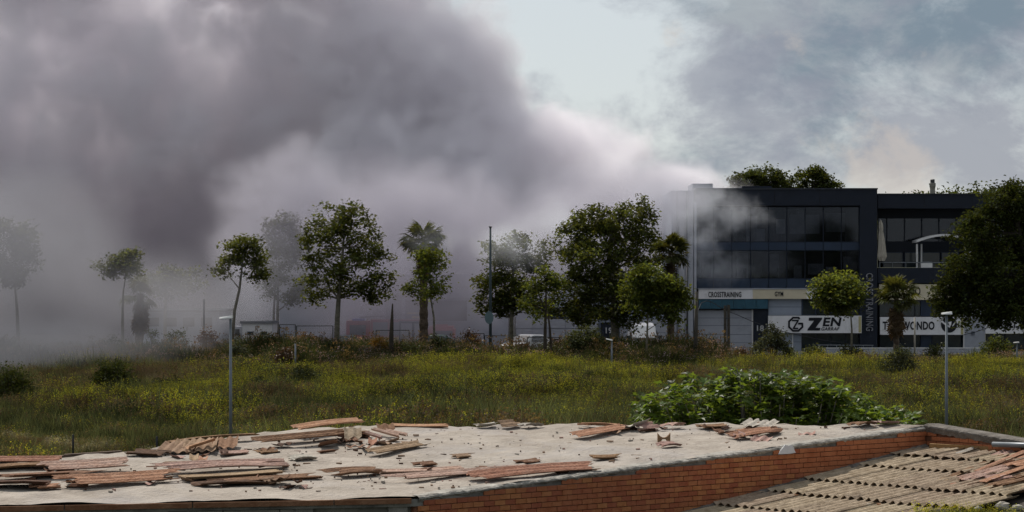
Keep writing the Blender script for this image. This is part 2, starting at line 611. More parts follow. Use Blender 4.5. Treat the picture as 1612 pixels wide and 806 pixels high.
    MB().pbox(1183.4, 487.8, 1185.6, 554, Y - .12, .2).build('door_post', M_WHITE2, t)
    pl = MB().pbox(1186, 487.8, 1209.3, 555, Y - .2, .3, GZ).build('number_pillar', M_NAVY, t)
    letters('18', 1191.5, 512, 1202.5, 521.5, Y - .2, M_NUM, pl, bold=.02)
    for y0, y1 in ((470.8, 483), (483.5, 496.6), (525, 538), (538.6, 553)):
        MB().pbox(1209.6, y0, 1261.5, y1, Y - .1, .25).build('cladding_panel', M_GREY, t)
    MB().pbox(1247, 525, 1248.6, 553, Y - .14, .05).build('downpipe', M_WHITE2, t)
    w = MB().pbox(1262, 470.8, 1285, 496.6, Y - .02, .08).build('window', M_NAVY2, t)
    MB().pbox(1264, 472.5, 1283, 495, Y - .04, .03).build('pane', M_GLASSV, w)
    for a, b in ((1285.5, 1308), (1308, 1331), (1331, 1353)):
        w = MB().pbox(a, 470.8, b, 496.6, Y + .05, .08).build('window', M_INK, t)
        MB().pbox(a + 1, 472, b - 1, 495.5, Y + .02, .03).build('pane', M_GLASSV, w)
    bn = MB().pbox(1209.6, 497, 1356.3, 524.3, Y - .65, .3).build('banner', M_WHITE, t)
    MB().pbox(1351.5, 498, 1355.8, 523.5, Y - .655, .1).build('banner_edge', pm('yellowed_edge', (.42, .38, .2), .7, .2, 2), bn)
    # emblem: an open octagon with a Z inside
    c, r = Vector((1252.7, 510.4)), 11.2
    pts = [(c.x + r * 1.02 * math.cos(a), c.y - r * math.sin(a)) for a in [math.radians(22.5 + 45 * k) for k in range(8)]]
    seq = [pts[1], pts[2], pts[3], pts[4], pts[5], pts[6], pts[7], (pts[7][0] - .2, c.y - 1.0), (c.x + 4.6, c.y - 1.0)]
    seq[0] = (seq[0][0] + 1.2, seq[0][1] + 1.6)
    seq.insert(1, pts[1])

    def stroke(mb2, a, b, w, Yy):
        a, b = Vector(a), Vector(b)
        d = (b - a).normalized()
        nrm = Vector((-d.y, d.x)) * w / 2
        a2, b2 = a - d * w * .28, b + d * w * .28
        q = [a2 + nrm, a2 - nrm, b2 - nrm, b2 + nrm]
        pp = [P(v.x, v.y, Yy) for v in q]
        mb2.prism(pp, (0, .03, 0))
    m = MB()
    for k, (a, b) in enumerate(zip(seq, seq[1:])):
        stroke(m, a, b, 2.9, Y - .68 - .002 * k)
    for k, (a, b) in enumerate((((1247.5, 504.4), (1256.5, 504.4)), ((1256.5, 504.4), (1249, 517)), ((1249, 517), (1256, 517)))):
        stroke(m, a, b, 2.3, Y - .70 - .002 * k)
    m.build('emblem', M_INK, bn)
    m = MB()
    zp = [(1273.5, 500), (1294.5, 500), (1294, 502.5), (1284, 516), (1291.5, 516), (1290.5, 520.3), (1271, 520.3), (1271.5, 518), (1281.5, 504.8), (1273, 504.8)]
    m.prism([P(x, y, Y - .68) for x, y in zp][::-1], (0, .03, 0))
    m.build('lettering', M_INK, bn)
    letters('EN', 1294.8, 499.8, 1325, 513.6, Y - .65, M_INK, bn, bold=.035, shear=.16)
    letters('GARRAF', 1293, 515, 1321.5, 520.2, Y - .65, M_INK, bn, bold=.015, shear=.22)
    m = MB().pbox(1262, 524.5, 1353, 555, Y + 1.2, .1, GZ)
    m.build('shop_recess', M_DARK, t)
    for a, b in ((1262, 1285), (1285, 1308), (1308, 1331), (1331, 1353)):
        f = MB().pbox(a, 524.5, a + 1, 554, Y + .1, .1).pbox(b - 1, 524.5, b, 554, Y + .1, .1).pbox(a + 1, 551, b - 1, 554, Y + .1, .1).build('shop_window', M_NAVY, t)
        MB().pbox(a + 1, 524.6, b - 1, 551, Y + .13, .03).build('pane', M_GLASSV, f)
    cl = text_into(MB(), 'CROSS TRAINING', 1363, 430, 1374, 521, Y - .35, depth=.16, bold=.0, rot=True)
    lo = cl.build('lettering', pm('lit_letter_edge', (.42, .43, .47), .5, .3, 4), t)  # pale outline round a darker face paints in the lit edges of the letters
    text_into(MB(), 'CROSS TRAINING', 1363, 430, 1374, 521, Y - .51, depth=.01, bold=-.032, rot=True).build('letter_face', M_NAVY, lo)
    MB().pbox(1092.6, 318, 1096.5, 546, Y - .5, .6, GZ).build('pilaster', M_LGREY, t)
    MB().pbox(1280, 555, 1382, 556, Y - .2, 1, .05).build('plinth', M_DARK, t)
    # plant room on the roof
    MB().pbox(1168, 293, 1215, 297, Y + 6, 4).build('roof_upstand', M_NAVY, t)

dark_block()

def gym_block():
    Y = 181.4
    t = thing('gym_building', 'dark navy terrace building with a cream upper sign and taekwondo banner below its balcony', 'building', base_at(1382, 1700, Y))
    GZ = .1
    MB().pbox(1382, 305.5, 1760, 328, Y - .3, 14).build('parapet', M_NAVY, t)
    MB().pbox(1382, 304.5, 1760, 306, Y - .38, 14.1).build('coping', MATS['coping_metal'], t)
    for x in (1455, 1530, 1600):
        MB().pbox(x, 307, x + .8, 327, Y - .32, .05).build('joint', M_INK, t)
    m = MB().pbox(1382, 328, 1760, 343, Y + 3, 8).pbox(1382, 381, 1760, 397, Y + 3.0, 8)
    m.build('upper_band', M_NAVY, t)
    m = MB().pbox(1382, 343, 1760, 381, Y + 8, .2).pbox(1382, 397, 1760, 421, Y + 5, .2)
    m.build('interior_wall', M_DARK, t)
    xs = [1382, 1396, 1424, 1451, 1478, 1505, 1532, 1560, 1590, 1620]
    for a, b in zip(xs, xs[1:]):
        w = MB().pbox(a, 343, a + 1, 381, Y + 3.0, .1).pbox(b - 1, 343, b, 381, Y + 3.0, .1).pbox(a + 1, 343, b - 1, 344, Y + 3.0, .1).pbox(a + 1, 380, b - 1, 381, Y + 3, .1).build('window', M_NAVY, t)
        MB().pbox(a + 1, 344, b - 1, 380, Y + 3.04, .03).build('pane', M_GLASS, w)
    for a, b in ((1390, 1422), (1424, 1448), (1452, 1480), (1482, 1510)):
        w = MB().pbox(a, 397, a + 1, 421, Y + 3.0, .1).pbox(b - 1, 397, b, 421, Y + 3.0, .1).pbox(a + 1, 397, b - 1, 398, Y + 3, .1).build('terrace_door', M_NAVY2, t)
        MB().pbox(a + 1, 398, b - 1, 421, Y + 3.04, .03).build('pane', M_GLASSV, w)
    MB().pbox(1382, 421.5, 1760, 445.5, Y - .6, 12).build('terrace_parapet', M_NAVY, t)
    r = MB()
    r.tube([P(1384, 413.3, Y - .45), P(1640, 413.3, Y - .45)], .035)
    for x in range(1384, 1640, 21):
        r.tube([P(x, 421.5, Y - .45), P(x, 413.3, Y - .45)], .02)
    r.build('railing', M_STEEL, t)
    sb = MB().pbox(1384, 447.5, 1500, 472, Y - .5, .4).build('sign_board', M_CREAM, t)
    letters('NEO', 1425.5, 451.5, 1449, 465, Y - .5, M_INK, sb, bold=.022)
    MB().pbox(1466, 452, 1479, 456, Y - .53, .03).build('printed_mark', M_INK, sb)
    for k, (a, b) in enumerate(((1384, 1412), (1412, 1440), (1440, 1449), (1467, 1490), (1490, 1515))):
        w = MB().pbox(a, 472.5, b, 498.3, Y + .05, .08).build('window', M_INK, t)
        MB().pbox(a + 1, 473.5, b - 1, 497.5, Y + .02, .03).build('pane', M_GLASSV, w)
    MB().pbox(1449.5, 472.5, 1466.5, 498.3, Y - .1, .25).build('cladding_panel', M_NAVY2, t)
    bn = MB().pbox(1385.5, 499, 1517, 527, Y - .65, .3).build('banner', M_WHITE, t)
    MB().pbox(1512.5, 500, 1516.5, 526.5, Y - .655, .1).build('banner_edge', MATS['yellowed_edge'], bn)
    letters('TAEKWONDO', 1389.5, 506, 1471, 519.3, Y - .65, M_INK, bn, bold=.03)
    c = P(1494, 511, Y - .68)
    rr = 12.6 / F * Y
    m = MB()
    m.prism([c + Vector((rr * math.cos(a), 0, rr * math.sin(a))) for a in [2 * math.pi * k / 28 for k in range(28)]], (0, .03, 0))
    em = m.build('emblem', M_INK, bn)
    m = MB()
    for k, pl in enumerate((((1480, 500.5), (1488, 509), (1496, 514), (1495, 516), (1486, 510.5), (1478.5, 504.5)), ((1492.5, 507), (1498, 506), (1497, 513.5), (1495, 514)), ((1499, 512.5), (1503.5, 506.5), (1504, 508.5), (1500, 514)))):
        m.prism([P(x, y, Y - .70 - .003 * k) for x, y in pl], (0, .015, 0))
    m.build('kicking_figure', M_WHITE, em)
    MB().pbox(1385, 527.3, 1516, 555, Y + 1.2, .1, GZ).build('shop_recess', M_DARK, t)
    for a, b in ((1385, 1418), (1418, 1449), (1467, 1492), (1492, 1516)):
        f = MB().pbox(a, 527.3, a + 1, 554, Y + .1, .1).pbox(b - 1, 527.3, b, 554, Y + .1, .1).pbox(a + 1, 551, b - 1, 554, Y + .1, .1).build('shop_window', M_NAVY, t)
        MB().pbox(a + 1, 527.5, b - 1, 551, Y + .13, .03).build('pane', M_GLASSV, f)
    MB().pbox(1449.5, 527.3, 1466.5, 555, Y - .05, .2, GZ).build('cladding_panel', M_NAVY2, t)
    MB().pbox(1517.5, 472.5, 1551, 555, Y - .35, 1, GZ).build('white_pier', M_LGREY, t)
    MB().pbox(1516.6, 472.5, 1518.2, 552, Y - .45, .1).build('downpipe', M_WHITE2, t)
    MB().pbox(1529.5, 521.5, 1534.5, 527, Y - .5, .15).build('junction_box', M_GREYD, t)
    bn = MB().pbox(1551.5, 497, 1700, 525, Y - .6, .3).build('banner', M_WHITE, t)
    letters('MUAY BOXING', 1566, 504, 1655, 516.5, Y - .6, M_INK, bn, bold=.03)
    m = MB()
    m.prism([P(x, y, Y - .63) for x, y in ((1564.5, 519.5), (1566, 521), (1574, 514.5), (1573, 513))], (0, .02, 0))
    m.build('printed_mark', M_INK, bn)
    for k in range(4):
        w = MB().pbox(1552 + k * 30, 472.5, 1582 + k * 30, 496.5, Y + .05, .08).build('window', M_INK, t)
        MB().pbox(1553 + k * 30, 473.5, 1581 + k * 30, 495.5, Y + .02, .03).build('pane', M_GLASSV, w)
        f = MB().pbox(1552 + k * 30, 525.3, 1553 + k * 30, 554, Y + .1, .1).pbox(1581 + k * 30, 525.3, 1582 + k * 30, 554, Y + .1, .1).build('shop_window', M_NAVY, t)
        MB().pbox(1553 + k * 30, 525.5, 1581 + k * 30, 554, Y + .13, .03).build('pane', M_GLASSV, f)
    MB().pbox(1517, 445.5, 1760, 472.5, Y + .3, 11).build('side_wall', M_NAVY, t)
    MB().pbox(1382, 445.5, 1517, 556, Y + 2, 10, GZ).build('rear_body', M_DARK, t)

gym_block()

def parasol():
    Y = 180.95
    b = P(1388, 421.5, Y)
    t = thing('parasol', 'closed cream parasol standing behind the railing at the terrace corner', 'parasol', b)
    MB().tube([P(1385, 421.5, Y), P(1386, 345, Y)], .03).build('pole', M_STEEL, t)
    m = MB()
    n = 12
    rows = [(346, .03), (352, .13), (360, .16), (363, .13), (375, .19), (390, .25), (404, .30), (411, .18)]
    rnd = random.Random(2)
    vs, fs = [], []
    for i, (y, r) in enumerate(rows):
        c = P(1386.3 + (y - 346) * .03, y, Y)
        for k in range(n):
            a = 2 * math.pi * k / n
            rr = r * (1 + (.3 if k % 2 else -.25)) * rnd.uniform(.9, 1.1)
            vs.append((c.x + rr * math.cos(a), c.y + rr * math.sin(a), c.z))
    for i in range(len(rows) - 1):
        for k in range(n):
            fs.append((i * n + k, i * n + (k + 1) % n, (i + 1) * n + (k + 1) % n, (i + 1) * n + k))
    m.add(vs, fs)
    m.build('canopy', M_CANVAS, t)
    MB().tube([P(1386.8, 361, Y), P(1387, 364, Y)], .17, 10).build('strap', M_CANVAS, t)

parasol()

def pergola():
    Y = 181.2
    t = thing('pergola', 'white pergola with a curved canopy on the navy terrace', 'pergola', P(1465, 421.5, Y))
    for x in (1443.5, 1450.5):
        MB().tube([P(x, 421.5, Y + (x - 1443.5) * .12), P(x, 384, Y + (x - 1443.5) * .12)], .07, 6).build('post', M_WHITE2, t)
    for x in (1520, 1527):
        MB().tube([P(x, 421.5, Y + .4), P(x, 384, Y + .4)], .07, 6).build('post', M_WHITE2, t)
    m = MB()
    vs, fs = [], []
    N = 14
    for i in range(N + 1):
        u = i / N
        px = 1441 + u * 88
        py = 382.5 - 10.5 * math.sin(math.pi * min(1, (u + .02) * .98))
        for dy, dz in ((-.6, 0), (1.6, 0), (1.6, .16), (-.6, .16)):
            p = P(px, py, Y)
            vs.append((p.x, p.y + dy, p.z + dz))
    for i in range(N):
        for k in range(4):
            fs.append((i * 4 + k, i * 4 + (k + 1) % 4, i * 4 + 4 + (k + 1) % 4, i * 4 + 4 + k))
    fs += [(0, 1, 2, 3), (N * 4 + 3, N * 4 + 2, N * 4 + 1, N * 4)]
    m.add(vs, fs).build('canopy', M_WHITE2, t)
    t2 = thing('planter', 'white rectangular planter box at the foot of the pergola post', 'planter', P(1459, 421.4, 181.1))
    m = MB().pbox(1450, 413, 1468, 421.4, 180.95, .5)
    m.build('box', M_WHITE2, t2)
    MB().pbox(1450.8, 412.2, 1467.2, 413, 181.0, .4).build('rim', M_LGREY, t2)

pergola()

def grey_units():
    # unit 19
    Y = 180.5
    t = thing('warehouse_unit', 'pale grey panel clad industrial unit numbered 19 beside the navy block', 'building', base_at(812, 1092, Y))
    GZ = .1
    MB().pbox(812, 432, 1057, 556, Y + .25, 12, GZ).build('wall', M_GREY, t)
    MB().pbox(812, 430, 1057, 432, Y - .1, 12.4).build('coping', M_GREYD, t)
    MB().pbox(1057, 300, 1092, 556, Y + .25, 12, GZ).build('tower_wall', M_GREY, t)
    ys = [434, 450, 467, 484]
    for i in range(3):
        for a, b in ((813, 858), (859, 904), (905, 950), (951, 996), (997, 1056)):
            MB().pbox(a, ys[i] + .4, b, ys[i + 1] - .4, Y + .05, .2).build('cladding_panel', M_GREY, t)
    for a, b in ((1060, 1068), (1068.8, 1078), (1078.8, 1091)):
        MB().pbox(a, 301, b, 548, Y + .0, .25).build('standing_panel', M_LGREY, t)
    for a in (1066, 1081.5):
        MB().tube([P(a, 547, Y - .1), P(a, 301, Y - .1)], .05, 6).build('downpipe', M_GREYD, t)
    for k in range(5):
        w = MB().pbox(858 + k * 20, 485, 878 + k * 20, 502, Y + .1, .1).build('window', M_INK, t)
        MB().pbox(859 + k * 20, 486, 877 + k * 20, 501, Y + .07, .03).build('pane', M_GLASSV, w)
    for y0, y1 in ((502.5, 516.8), (517.6, 533.5)):
        for a in (812, 838, 864, 890, 916):
            MB().pbox(a + .3, y0, min(a + 25.7, 941.5), y1, Y - .05, .25).build('cladding_panel', M_LGREY, t)
    MB().pbox(812, 534, 942, 556, Y + .02, .2, GZ).build('plinth', M_INK, t)
    pl = MB().pbox(946, 508, 974, 556, Y - .25, .4, GZ).build('number_pillar', M_NAVY, t)
    letters('19', 953.5, 515.5, 963.5, 525, Y - .25, M_NUM, pl, bold=.02)
    dr = MB().pbox(974.5, 502, 1056, 556, Y + .05, .2, GZ).build('roller_door', M_GREYD, t)
    for k in range(5):
        MB().pbox(975.5, 503 + k * 10.5, 1055, 513 + k * 10.5, Y + .0, .1).build('door_panel', M_LGREY, dr)
    MB().pbox(1090, 289, 1122, 301, 186.5, 5).build('roof_plant_room', M_LGREY, t)
    # unit 20
    t = thing('warehouse_unit', 'grey industrial unit numbered 20 half hidden in the thick smoke', 'building', base_at(440, 800, Y))
    MB().pbox(440, 432, 800, 556, Y + .4, 12, GZ).build('wall', M_GREY, t)
    for i in range(2):
        for a in range(640, 800, 40):
            MB().pbox(a, ys[i] + 3, a + 39, ys[i + 1] + 2.4, Y + .2, .2).build('cladding_panel', M_GREY, t)
    pl = MB().pbox(607, 462, 634, 556, Y - .1, .5, GZ).build('number_pillar', M_NAVY, t)
    letters('20', 617.5, 496.5, 630.5, 504.5, Y - .1, M_NUM, pl, bold=.02)
    sb = MB().pbox(638, 473, 735, 505, Y - .05, .3).build('sign_board', M_NAVY, t)
    MB().pbox(641, 492, 664, 495.5, Y - .09, .04).build('printed_mark', M_YELLOW, sb)
    MB().pbox(648, 498, 664, 501, Y - .09, .04).build('printed_mark', M_YELLOW, sb)
    MB().pbox(632.5, 470, 634.5, 552, Y - .3, .2).build('downpipe', M_LGREY, t)
    MB().pbox(560, 478, 604, 556, Y + .1, .3, GZ).build('roller_door', M_LGREY, t)

grey_units()

def left_buildings():
    t = thing('warehouse', 'huge pale grey warehouse with a flat roof fading into the smoke on the left', 'building', base_at(-300, 480, 250))
    MB().pbox(-300, 270, 485, 560, 250, 40, .1).build('wall', M_GREYD, t)
    MB().pbox(-300, 269, 485, 271.5, 249.7, 40.5).build('coping', M_LGREY, t)
    for k in range(9):
        x = 376 + k * 10
        MB().pbox(x, 264.5, x + 6, 269, 254, 2).build('roof_unit', M_GREYD, t)
    c = thing('chimney', 'square chimney stack rising above the flat roof of the smoky warehouse', 'chimney', base_at(190, 200, 256, 16))
    MB().pbox(190.5, 233, 200, 270, 256, 1).build('stack', M_GREYD, c)
    MB().pbox(190, 231, 200.5, 233, 255.8, 1.4).build('cap', M_GREYD, c)
    t = thing('shed', 'long low flat roofed shed dim in the smoke left of the white cabin', 'shed', base_at(222, 345, 180))
    MB().pbox(222, 491, 345, 556, 180, 8, .1).build('wall', M_GREY, t)
    MB().pbox(220, 487.5, 347, 491, 179.6, 8.8).build('roof', M_GREYD, t)
    for k in range(4):
        MB().pbox(232 + k * 28, 500, 250 + k * 28, 514, 179.95, .1).build('window', M_GLASSV, t)
    t = thing('site_cabin', 'white prefabricated cabin with two small dark windows behind the bank', 'cabin', base_at(362, 430, 166))
    a, b = P(380, 540, 166), P(430, 509.5, 166)
    MB().box(a.x, b.x, 166, 169, .1, b.z).build('wall', M_WHITE, t)
    MB().box(a.x - .1, b.x + .1, 165.9, 169.1, b.z, b.z + .18).build('roof', M_GREYD, t)
    for x in (389, 411):
        f = MB().pbox(x, 521.5, x + 10, 527.5, 165.96, .06).build('window', M_LGREY, t)
        MB().pbox(x + .8, 522.2, x + 9.2, 526.8, 165.93, .04).build('pane', M_GLASSV, f)
    for x in (380, 404.5, 429):
        MB().pbox(x, 511, x + 1, 540, 165.95, .06).build('corner_post', M_LGREY, t)
    m = MB().pbox(368.5, 514, 379, 540, 167, 2)
    m.build('side_annex', M_LGREY, t)
    MB().pbox(370, 518, 377, 528, 166.95, .06).build('side_window', M_GLASSV, t)

left_buildings()

# ------------------------------------------------------------------ poles, lamps, fences
def street_lamp(label, px, ytop, base_z, Y, head, group='pole top street lamps', r=.047):
    b = P(px, 0, Y)
    b.z = base_z
    top = P(px, ytop, Y)
    t = thing('street_lamp', label, 'street lamp', b, group)
    MB().tube([b, b + (top - b) * .4, top - Vector((0, 0, .06))], [r * 1.15, r, r * .75], 9).build('pole', M_STEEL, t, smooth=True)
    MB().tube([b, b + Vector((0, 0, .25))], r * 2, 9).build('base_plate', M_STEEL, t)
    x0, x1, drop = head
    k = Y / F
    m = MB()
    hh = .035
    a, c = top + Vector((x0 * k, -.12, drop * k)), top + Vector((x1 * k, -.12, 0))
    m.hexa([a + Vector((0, 0, -hh)), c + Vector((0, 0, -hh)), c + Vector((0, .3, -hh)), a + Vector((0, .3, -hh)),
            a + Vector((0, .05, hh * .4)), c + Vector((0, .05, hh * 1.3)), c + Vector((0, .25, hh * 1.3)), a + Vector((0, .25, hh * .4))])
    h = m.build('lamp_head', M_LAMP, t)
    m = MB()
    m.hexa([a + Vector((.02, .03, -hh - .012)), c + Vector((-.02, .03, -hh - .012)), c + Vector((-.02, .27, -hh - .012)), a + Vector((.02, .27, -hh - .012)),
            a + Vector((.02, .03, -hh - .002)), c + Vector((-.02, .03, -hh - .002)), c + Vector((-.02, .27, -hh - .002)), a + Vector((.02, .27, -hh - .002))])
    m.build('lens', M_STEELD, h)

street_lamp('grey street lamp in the meadow behind the heap of broken sheets, head pointing left', 363, 499, -.1, 70, (-17, 3, -1))
street_lamp('grey street lamp in the meadow to the right of the fig bush', 1490, 493, -.1, 72, (-7, 8, 0))
street_lamp('small white street lamp in the meadow beside the big dark round shrub', 963, 535.5, .1, 142, (-9, 1, 2.5), r=.06)
street_lamp('short street lamp at the right edge of the meadow below the last banner', 1601, 539, .1, 146, (-5, 3, 0), r=.055)

def pole(name, label, cat, pts, Y, r, mat, n=8, extra=None, group=None):
    b = P(pts[0][0], 0, Y)
    b.z = float(height(b.x, Y)) - .05
    t = thing(name, label, cat, b, group)
    pp = [b] + [P(x, y, Y) for x, y in pts[1:]]
    MB().tube(pp, r, n).build('shaft', mat, t, smooth=True)
    if extra:
        extra(t, pp)
    return t

def sign_disc(t, pp):
    Y = pp[0].y
    c = P(770, 500, Y - .12)
    m = MB()
    m.prism([c + Vector((.28 * math.cos(a), 0, .40 * math.sin(a))) for a in [2 * math.pi * k / 20 for k in range(20)]], (0, .03, 0))
    m.build('sign_plate', pm('sign_back', (.12, .18, .2), .5, .1, 3), t)
    top = pp[-1]
    MB().tube([top, top + Vector((0, 0, .1))], [.06, .12], 8).build('cap', M_STEELD, t)

pole('lamp_post', 'tall thin steel post with a round sign plate between the palm and the plane tree', 'post', [(772, 545), (772, 450), (772, 359)], 151.5, [.10, .085, .06], pm('painted_post', (.05, .07, .08), .5, .15, 5), extra=sign_disc)
pole('steel_post', 'slim dark steel post against the pale wall beside the navy block', 'post', [(1082, 552), (1082, 415)], 178, .07, M_STEELD)
pole('steel_post', 'thin post standing before the low shed in the smoke', 'post', [(321, 535), (321, 471)], 163, .07, M_STEELD)
pole('steel_post', 'pale short post on the bushy bank left of the tall plane tree', 'post', [(465, 584), (465, 541)], 140, .05, M_STEEL)
pole('steel_post', 'pale post before the taekwondo banner right of the small palm', 'post', [(1440, 556), (1440, 500)], 165, .06, pm('pale_post', (.35, .33, .28), .7, .15, 4))
pole('telegraph_pole', 'dark leaning wooden pole at the left end of the navy block holding a cable', 'pole', [(1094, 572), (1095.5, 520), (1097, 459)], 150, [.14, .12, .1], M_WOODP)
pole('dead_trunk', 'bare dead trunk standing in front of the white gate', 'trunk', [(616, 578), (616, 530), (617, 505), (618, 478)], 149, [.16, .14, .1, .04], M_BARKD)

def twin_post():
    Y = 160
    b = P(1144.5, 0, Y)
    b.z = .1
    t = thing('twin_post', 'pair of grey wooden posts bolted together before the roller door', 'post', b)
    for x, top in ((1141.6, 481), (1147, 480)):
        MB().tube([P(x, 556, Y), P(x, top, Y)], .1, 8).build('post', M_WOODP, t)
    MB().pbox(1139.5, 500, 1149, 501.5, Y - .13, .28).build('clamp', M_STEELD, t)

twin_post()

def cable(label, pts, Y0, Y1, r=.025):
    m = MB()
    n = len(pts)
    pp = []
    for i, (x, y) in enumerate(pts):
        pp.append(P(x, y, Y0 + (Y1 - Y0) * i / (n - 1)))
    m.tube(pp, r, 5)
    o = m.build('cable', M_INK, loc=pp[0])
    props(o, label, 'cable')

cable('black cable sagging from the wooden pole across the roller door to the zen banner', [(1097, 500), (1099, 488), (1104, 477), (1112, 473.5), (1120, 475.5), (1135, 484), (1144, 489), (1165, 497.5), (1182, 505), (1210, 515), (1230, 521), (1262, 528.5), (1300, 536), (1345, 542)], 150, 178)
cable('black cable crossing the pale pier beside the taekwondo banner', [(1517, 527), (1533, 523.5), (1550, 517.5), (1572, 511), (1600, 503)], 180.6, 178)

def fence_panel(label, x0, x1, ytop, ybot, Y, group='temporary mesh fence panels'):
    b = P((x0 + x1) / 2, ybot, Y)
    t = thing('mesh_fence', label, 'fence', b, group)
    MB().tube([P(x0, ybot, Y), P(x0, ytop, Y)], .035, 6).build('post', M_STEELD, t)
    MB().tube([P(x1, ybot, Y), P(x1, ytop, Y)], .035, 6).build('post', M_STEELD, t)
    MB().tube([P(x0, ytop, Y), P(x1, ytop, Y)], .03, 6).build('rail', M_STEELD, t)
    m = MB()
    n = int((x1 - x0) / 3)
    for k in range(1, n):
        x = x0 + (x1 - x0) * k / n
        m.tube([P(x, ybot, Y), P(x, ytop, Y)], .004, 3, False)
    for k in range(1, 8):
        y = ytop + (ybot - ytop) * k / 8
        m.tube([P(x0, y, Y), P(x1, y, Y)], .004, 3, False)
    m.build('wire_mesh', M_STEEL, t, kind='stuff')

fence_panel('temporary mesh fence panel right of the white cabin', 440, 465, 511, 545, 161)
fence_panel('temporary mesh fence panel left of the tall plane trunk', 467, 524, 513, 545, 161)
fence_panel('dark mesh fence panel between the plane trunk and the dead trunk', 592, 644, 520, 548, 160)
fence_panel('dark mesh fence panel just right of the palm trunk', 735, 762, 525, 550, 160)
fence_panel('long low mesh fence panel in front of the white car', 763, 817, 528.5, 550, 160.4)
fence_panel('low mesh fence panel in front of the pale cladding of unit 19', 830, 880, 531, 550, 160)

def gate():
    Y = 170
    t = thing('gate', 'white double gate with dark steel frame behind the palm trunk', 'gate', base_at(628, 665, Y))
    for x in (629.3, 650.5, 666):
        MB().tube([P(x, 552, Y), P(x, 506.5, Y)], .07, 6).build('gate_post', M_STEELD, t)
    MB().tube([P(629, 507, Y), P(667, 507.5, Y)], .07, 6).build('top_rail', M_STEELD, t)
    for k in range(5):
        MB().pbox(630.5 + k * 3.95, 508.6, 634.3 + k * 3.95, 543, Y + .05, .05).build('gate_board', M_WHITE, t)
    for k in range(3):
        MB().pbox(652 + k * 4.4, 509, 656.2 + k * 4.4, 545, Y + .05, .05).build('gate_board', M_WHITE, t)

gate()

def low_wall():
    t = thing('boundary_wall', 'low white wall with a thin rail along the pavement before the navy building', 'wall', base_at(1285, 1560, 174, .2))
    MB().pbox(1287, 548.5, 1562, 556, 174, .2, .2).build('wall', M_LGREY, t)
    MB().pbox(1286, 547.3, 1563, 548.5, 173.95, .3).build('coping', M_WHITE2, t)
    m = MB()
    m.tube([P(1287, 543, 174.1), P(1375, 543.5, 174.1)], .025, 5)
    for x in range(1289, 1376, 14):
        m.tube([P(x, 548, 174.1), P(x, 543.2, 174.1)], .02, 5)
    m.build('rail', M_STEEL, t)

low_wall()

def notice_board():
    Y = 158
    t = thing('notice_board', 'white printed hoarding board behind the dark wooden pole', 'hoarding', P(1079, 560, Y))
    b = MB().pbox(1055, 538, 1103, 560, Y, .06).build('board', M_WHITE, t)
    m = MB()
    rnd = random.Random(8)
    for k, (x0, x1, y) in enumerate(((1071, 1089, 544.3), (1060, 1070, 543), (1097.5, 1101, 543.2), (1062, 1070, 548.5), (1080, 1090, 547.5))):
        x = x0
        while x < x1:
            w = rnd.uniform(.7, 1.6)
            m.pbox(x, y - rnd.uniform(.4, 1.4), x + w, y + rnd.uniform(.4, 1.3), Y - .02, .015)
            x += w + rnd.uniform(.4, .9)
    m.build('faded_print', pm('faded_ink', (.12, .11, .11), .7, .4, 6), b)
    for x in (1058, 1100):
        MB().tube([P(x, 566, Y + .12), P(x, 538, Y + .12)], .04, 6).build('post', M_WOODP, t)

notice_board()

# ------------------------------------------------------------------ vehicles
def loft(m, secs):
    """Body from cross-sections (y, half width, z0, z1, top half width), front to back, about x = 0."""
    vs, fs = [], []
    for (y, w, z0, z1, wt) in secs:
        zm = z0 + (z1 - z0) * .55
        vs += [(-w * .93, y, z0), (w * .93, y, z0), (w, y, z0 + (z1 - z0) * .25), (w, y, zm), (wt, y, z1 - .05), (wt * .88, y, z1), (-wt * .88, y, z1), (-wt, y, z1 - .05), (-w, y, zm), (-w, y, z0 + (z1 - z0) * .25)]
    n = 10
    for i in range(len(secs) - 1):
        for k in range(n):
            fs.append((i * n + k, i * n + (k + 1) % n, (i + 1) * n + (k + 1) % n, (i + 1) * n + k))
    fs.append(tuple(range(n)))
    fs.append(tuple((len(secs) - 1) * n + k for k in range(n))[::-1])
    m.add(vs, fs)
    return m

def shift(m, v, ang=0.0):
    c, s = math.cos(ang), math.sin(ang)
    m.v = [(c * x - s * y + v[0], s * x + c * y + v[1], z + v[2]) for x, y, z in m.v]
    return m

def vehicle(name, label, cat, loc, ang, secs, paint, wheels, wins, lights, extras=(), wr=.33):
    t = thing(name, label, cat, loc)
    shift(loft(MB(), secs), loc, ang).build('body', paint, t)
    for (x, y) in wheels:
        w = MB()
        w.tube([(x - .11, y, wr), (x + .11, y, wr)], wr, 14)
        wo = shift(w, loc, ang).build('wheel', M_TYRE, t)
        h = MB()
        h.tube([(x - .115, y, wr), (x + .115, y, wr)], wr * .55, 10)
        shift(h, loc, ang).build('rim', M_STEEL, wo)
    for nm, q in wins:
        g = MB()
        g.prism([Vector(v) for v in q[0]], q[1])
        shift(g, loc, ang).build(nm, M_GLASSV, t)
    for (x, y, z, w, h) in lights:
        g = MB().box(x - w, x + w, y - .04, y + .05, z - h, z + h)
        shift(g, loc, ang).build('headlight', M_LAMP, t)
    for nm, mat, bx in extras:
        g = MB()
        for b in bx:
            g.box(*b)
        shift(g, loc, ang).build(nm, mat, t)
    return t

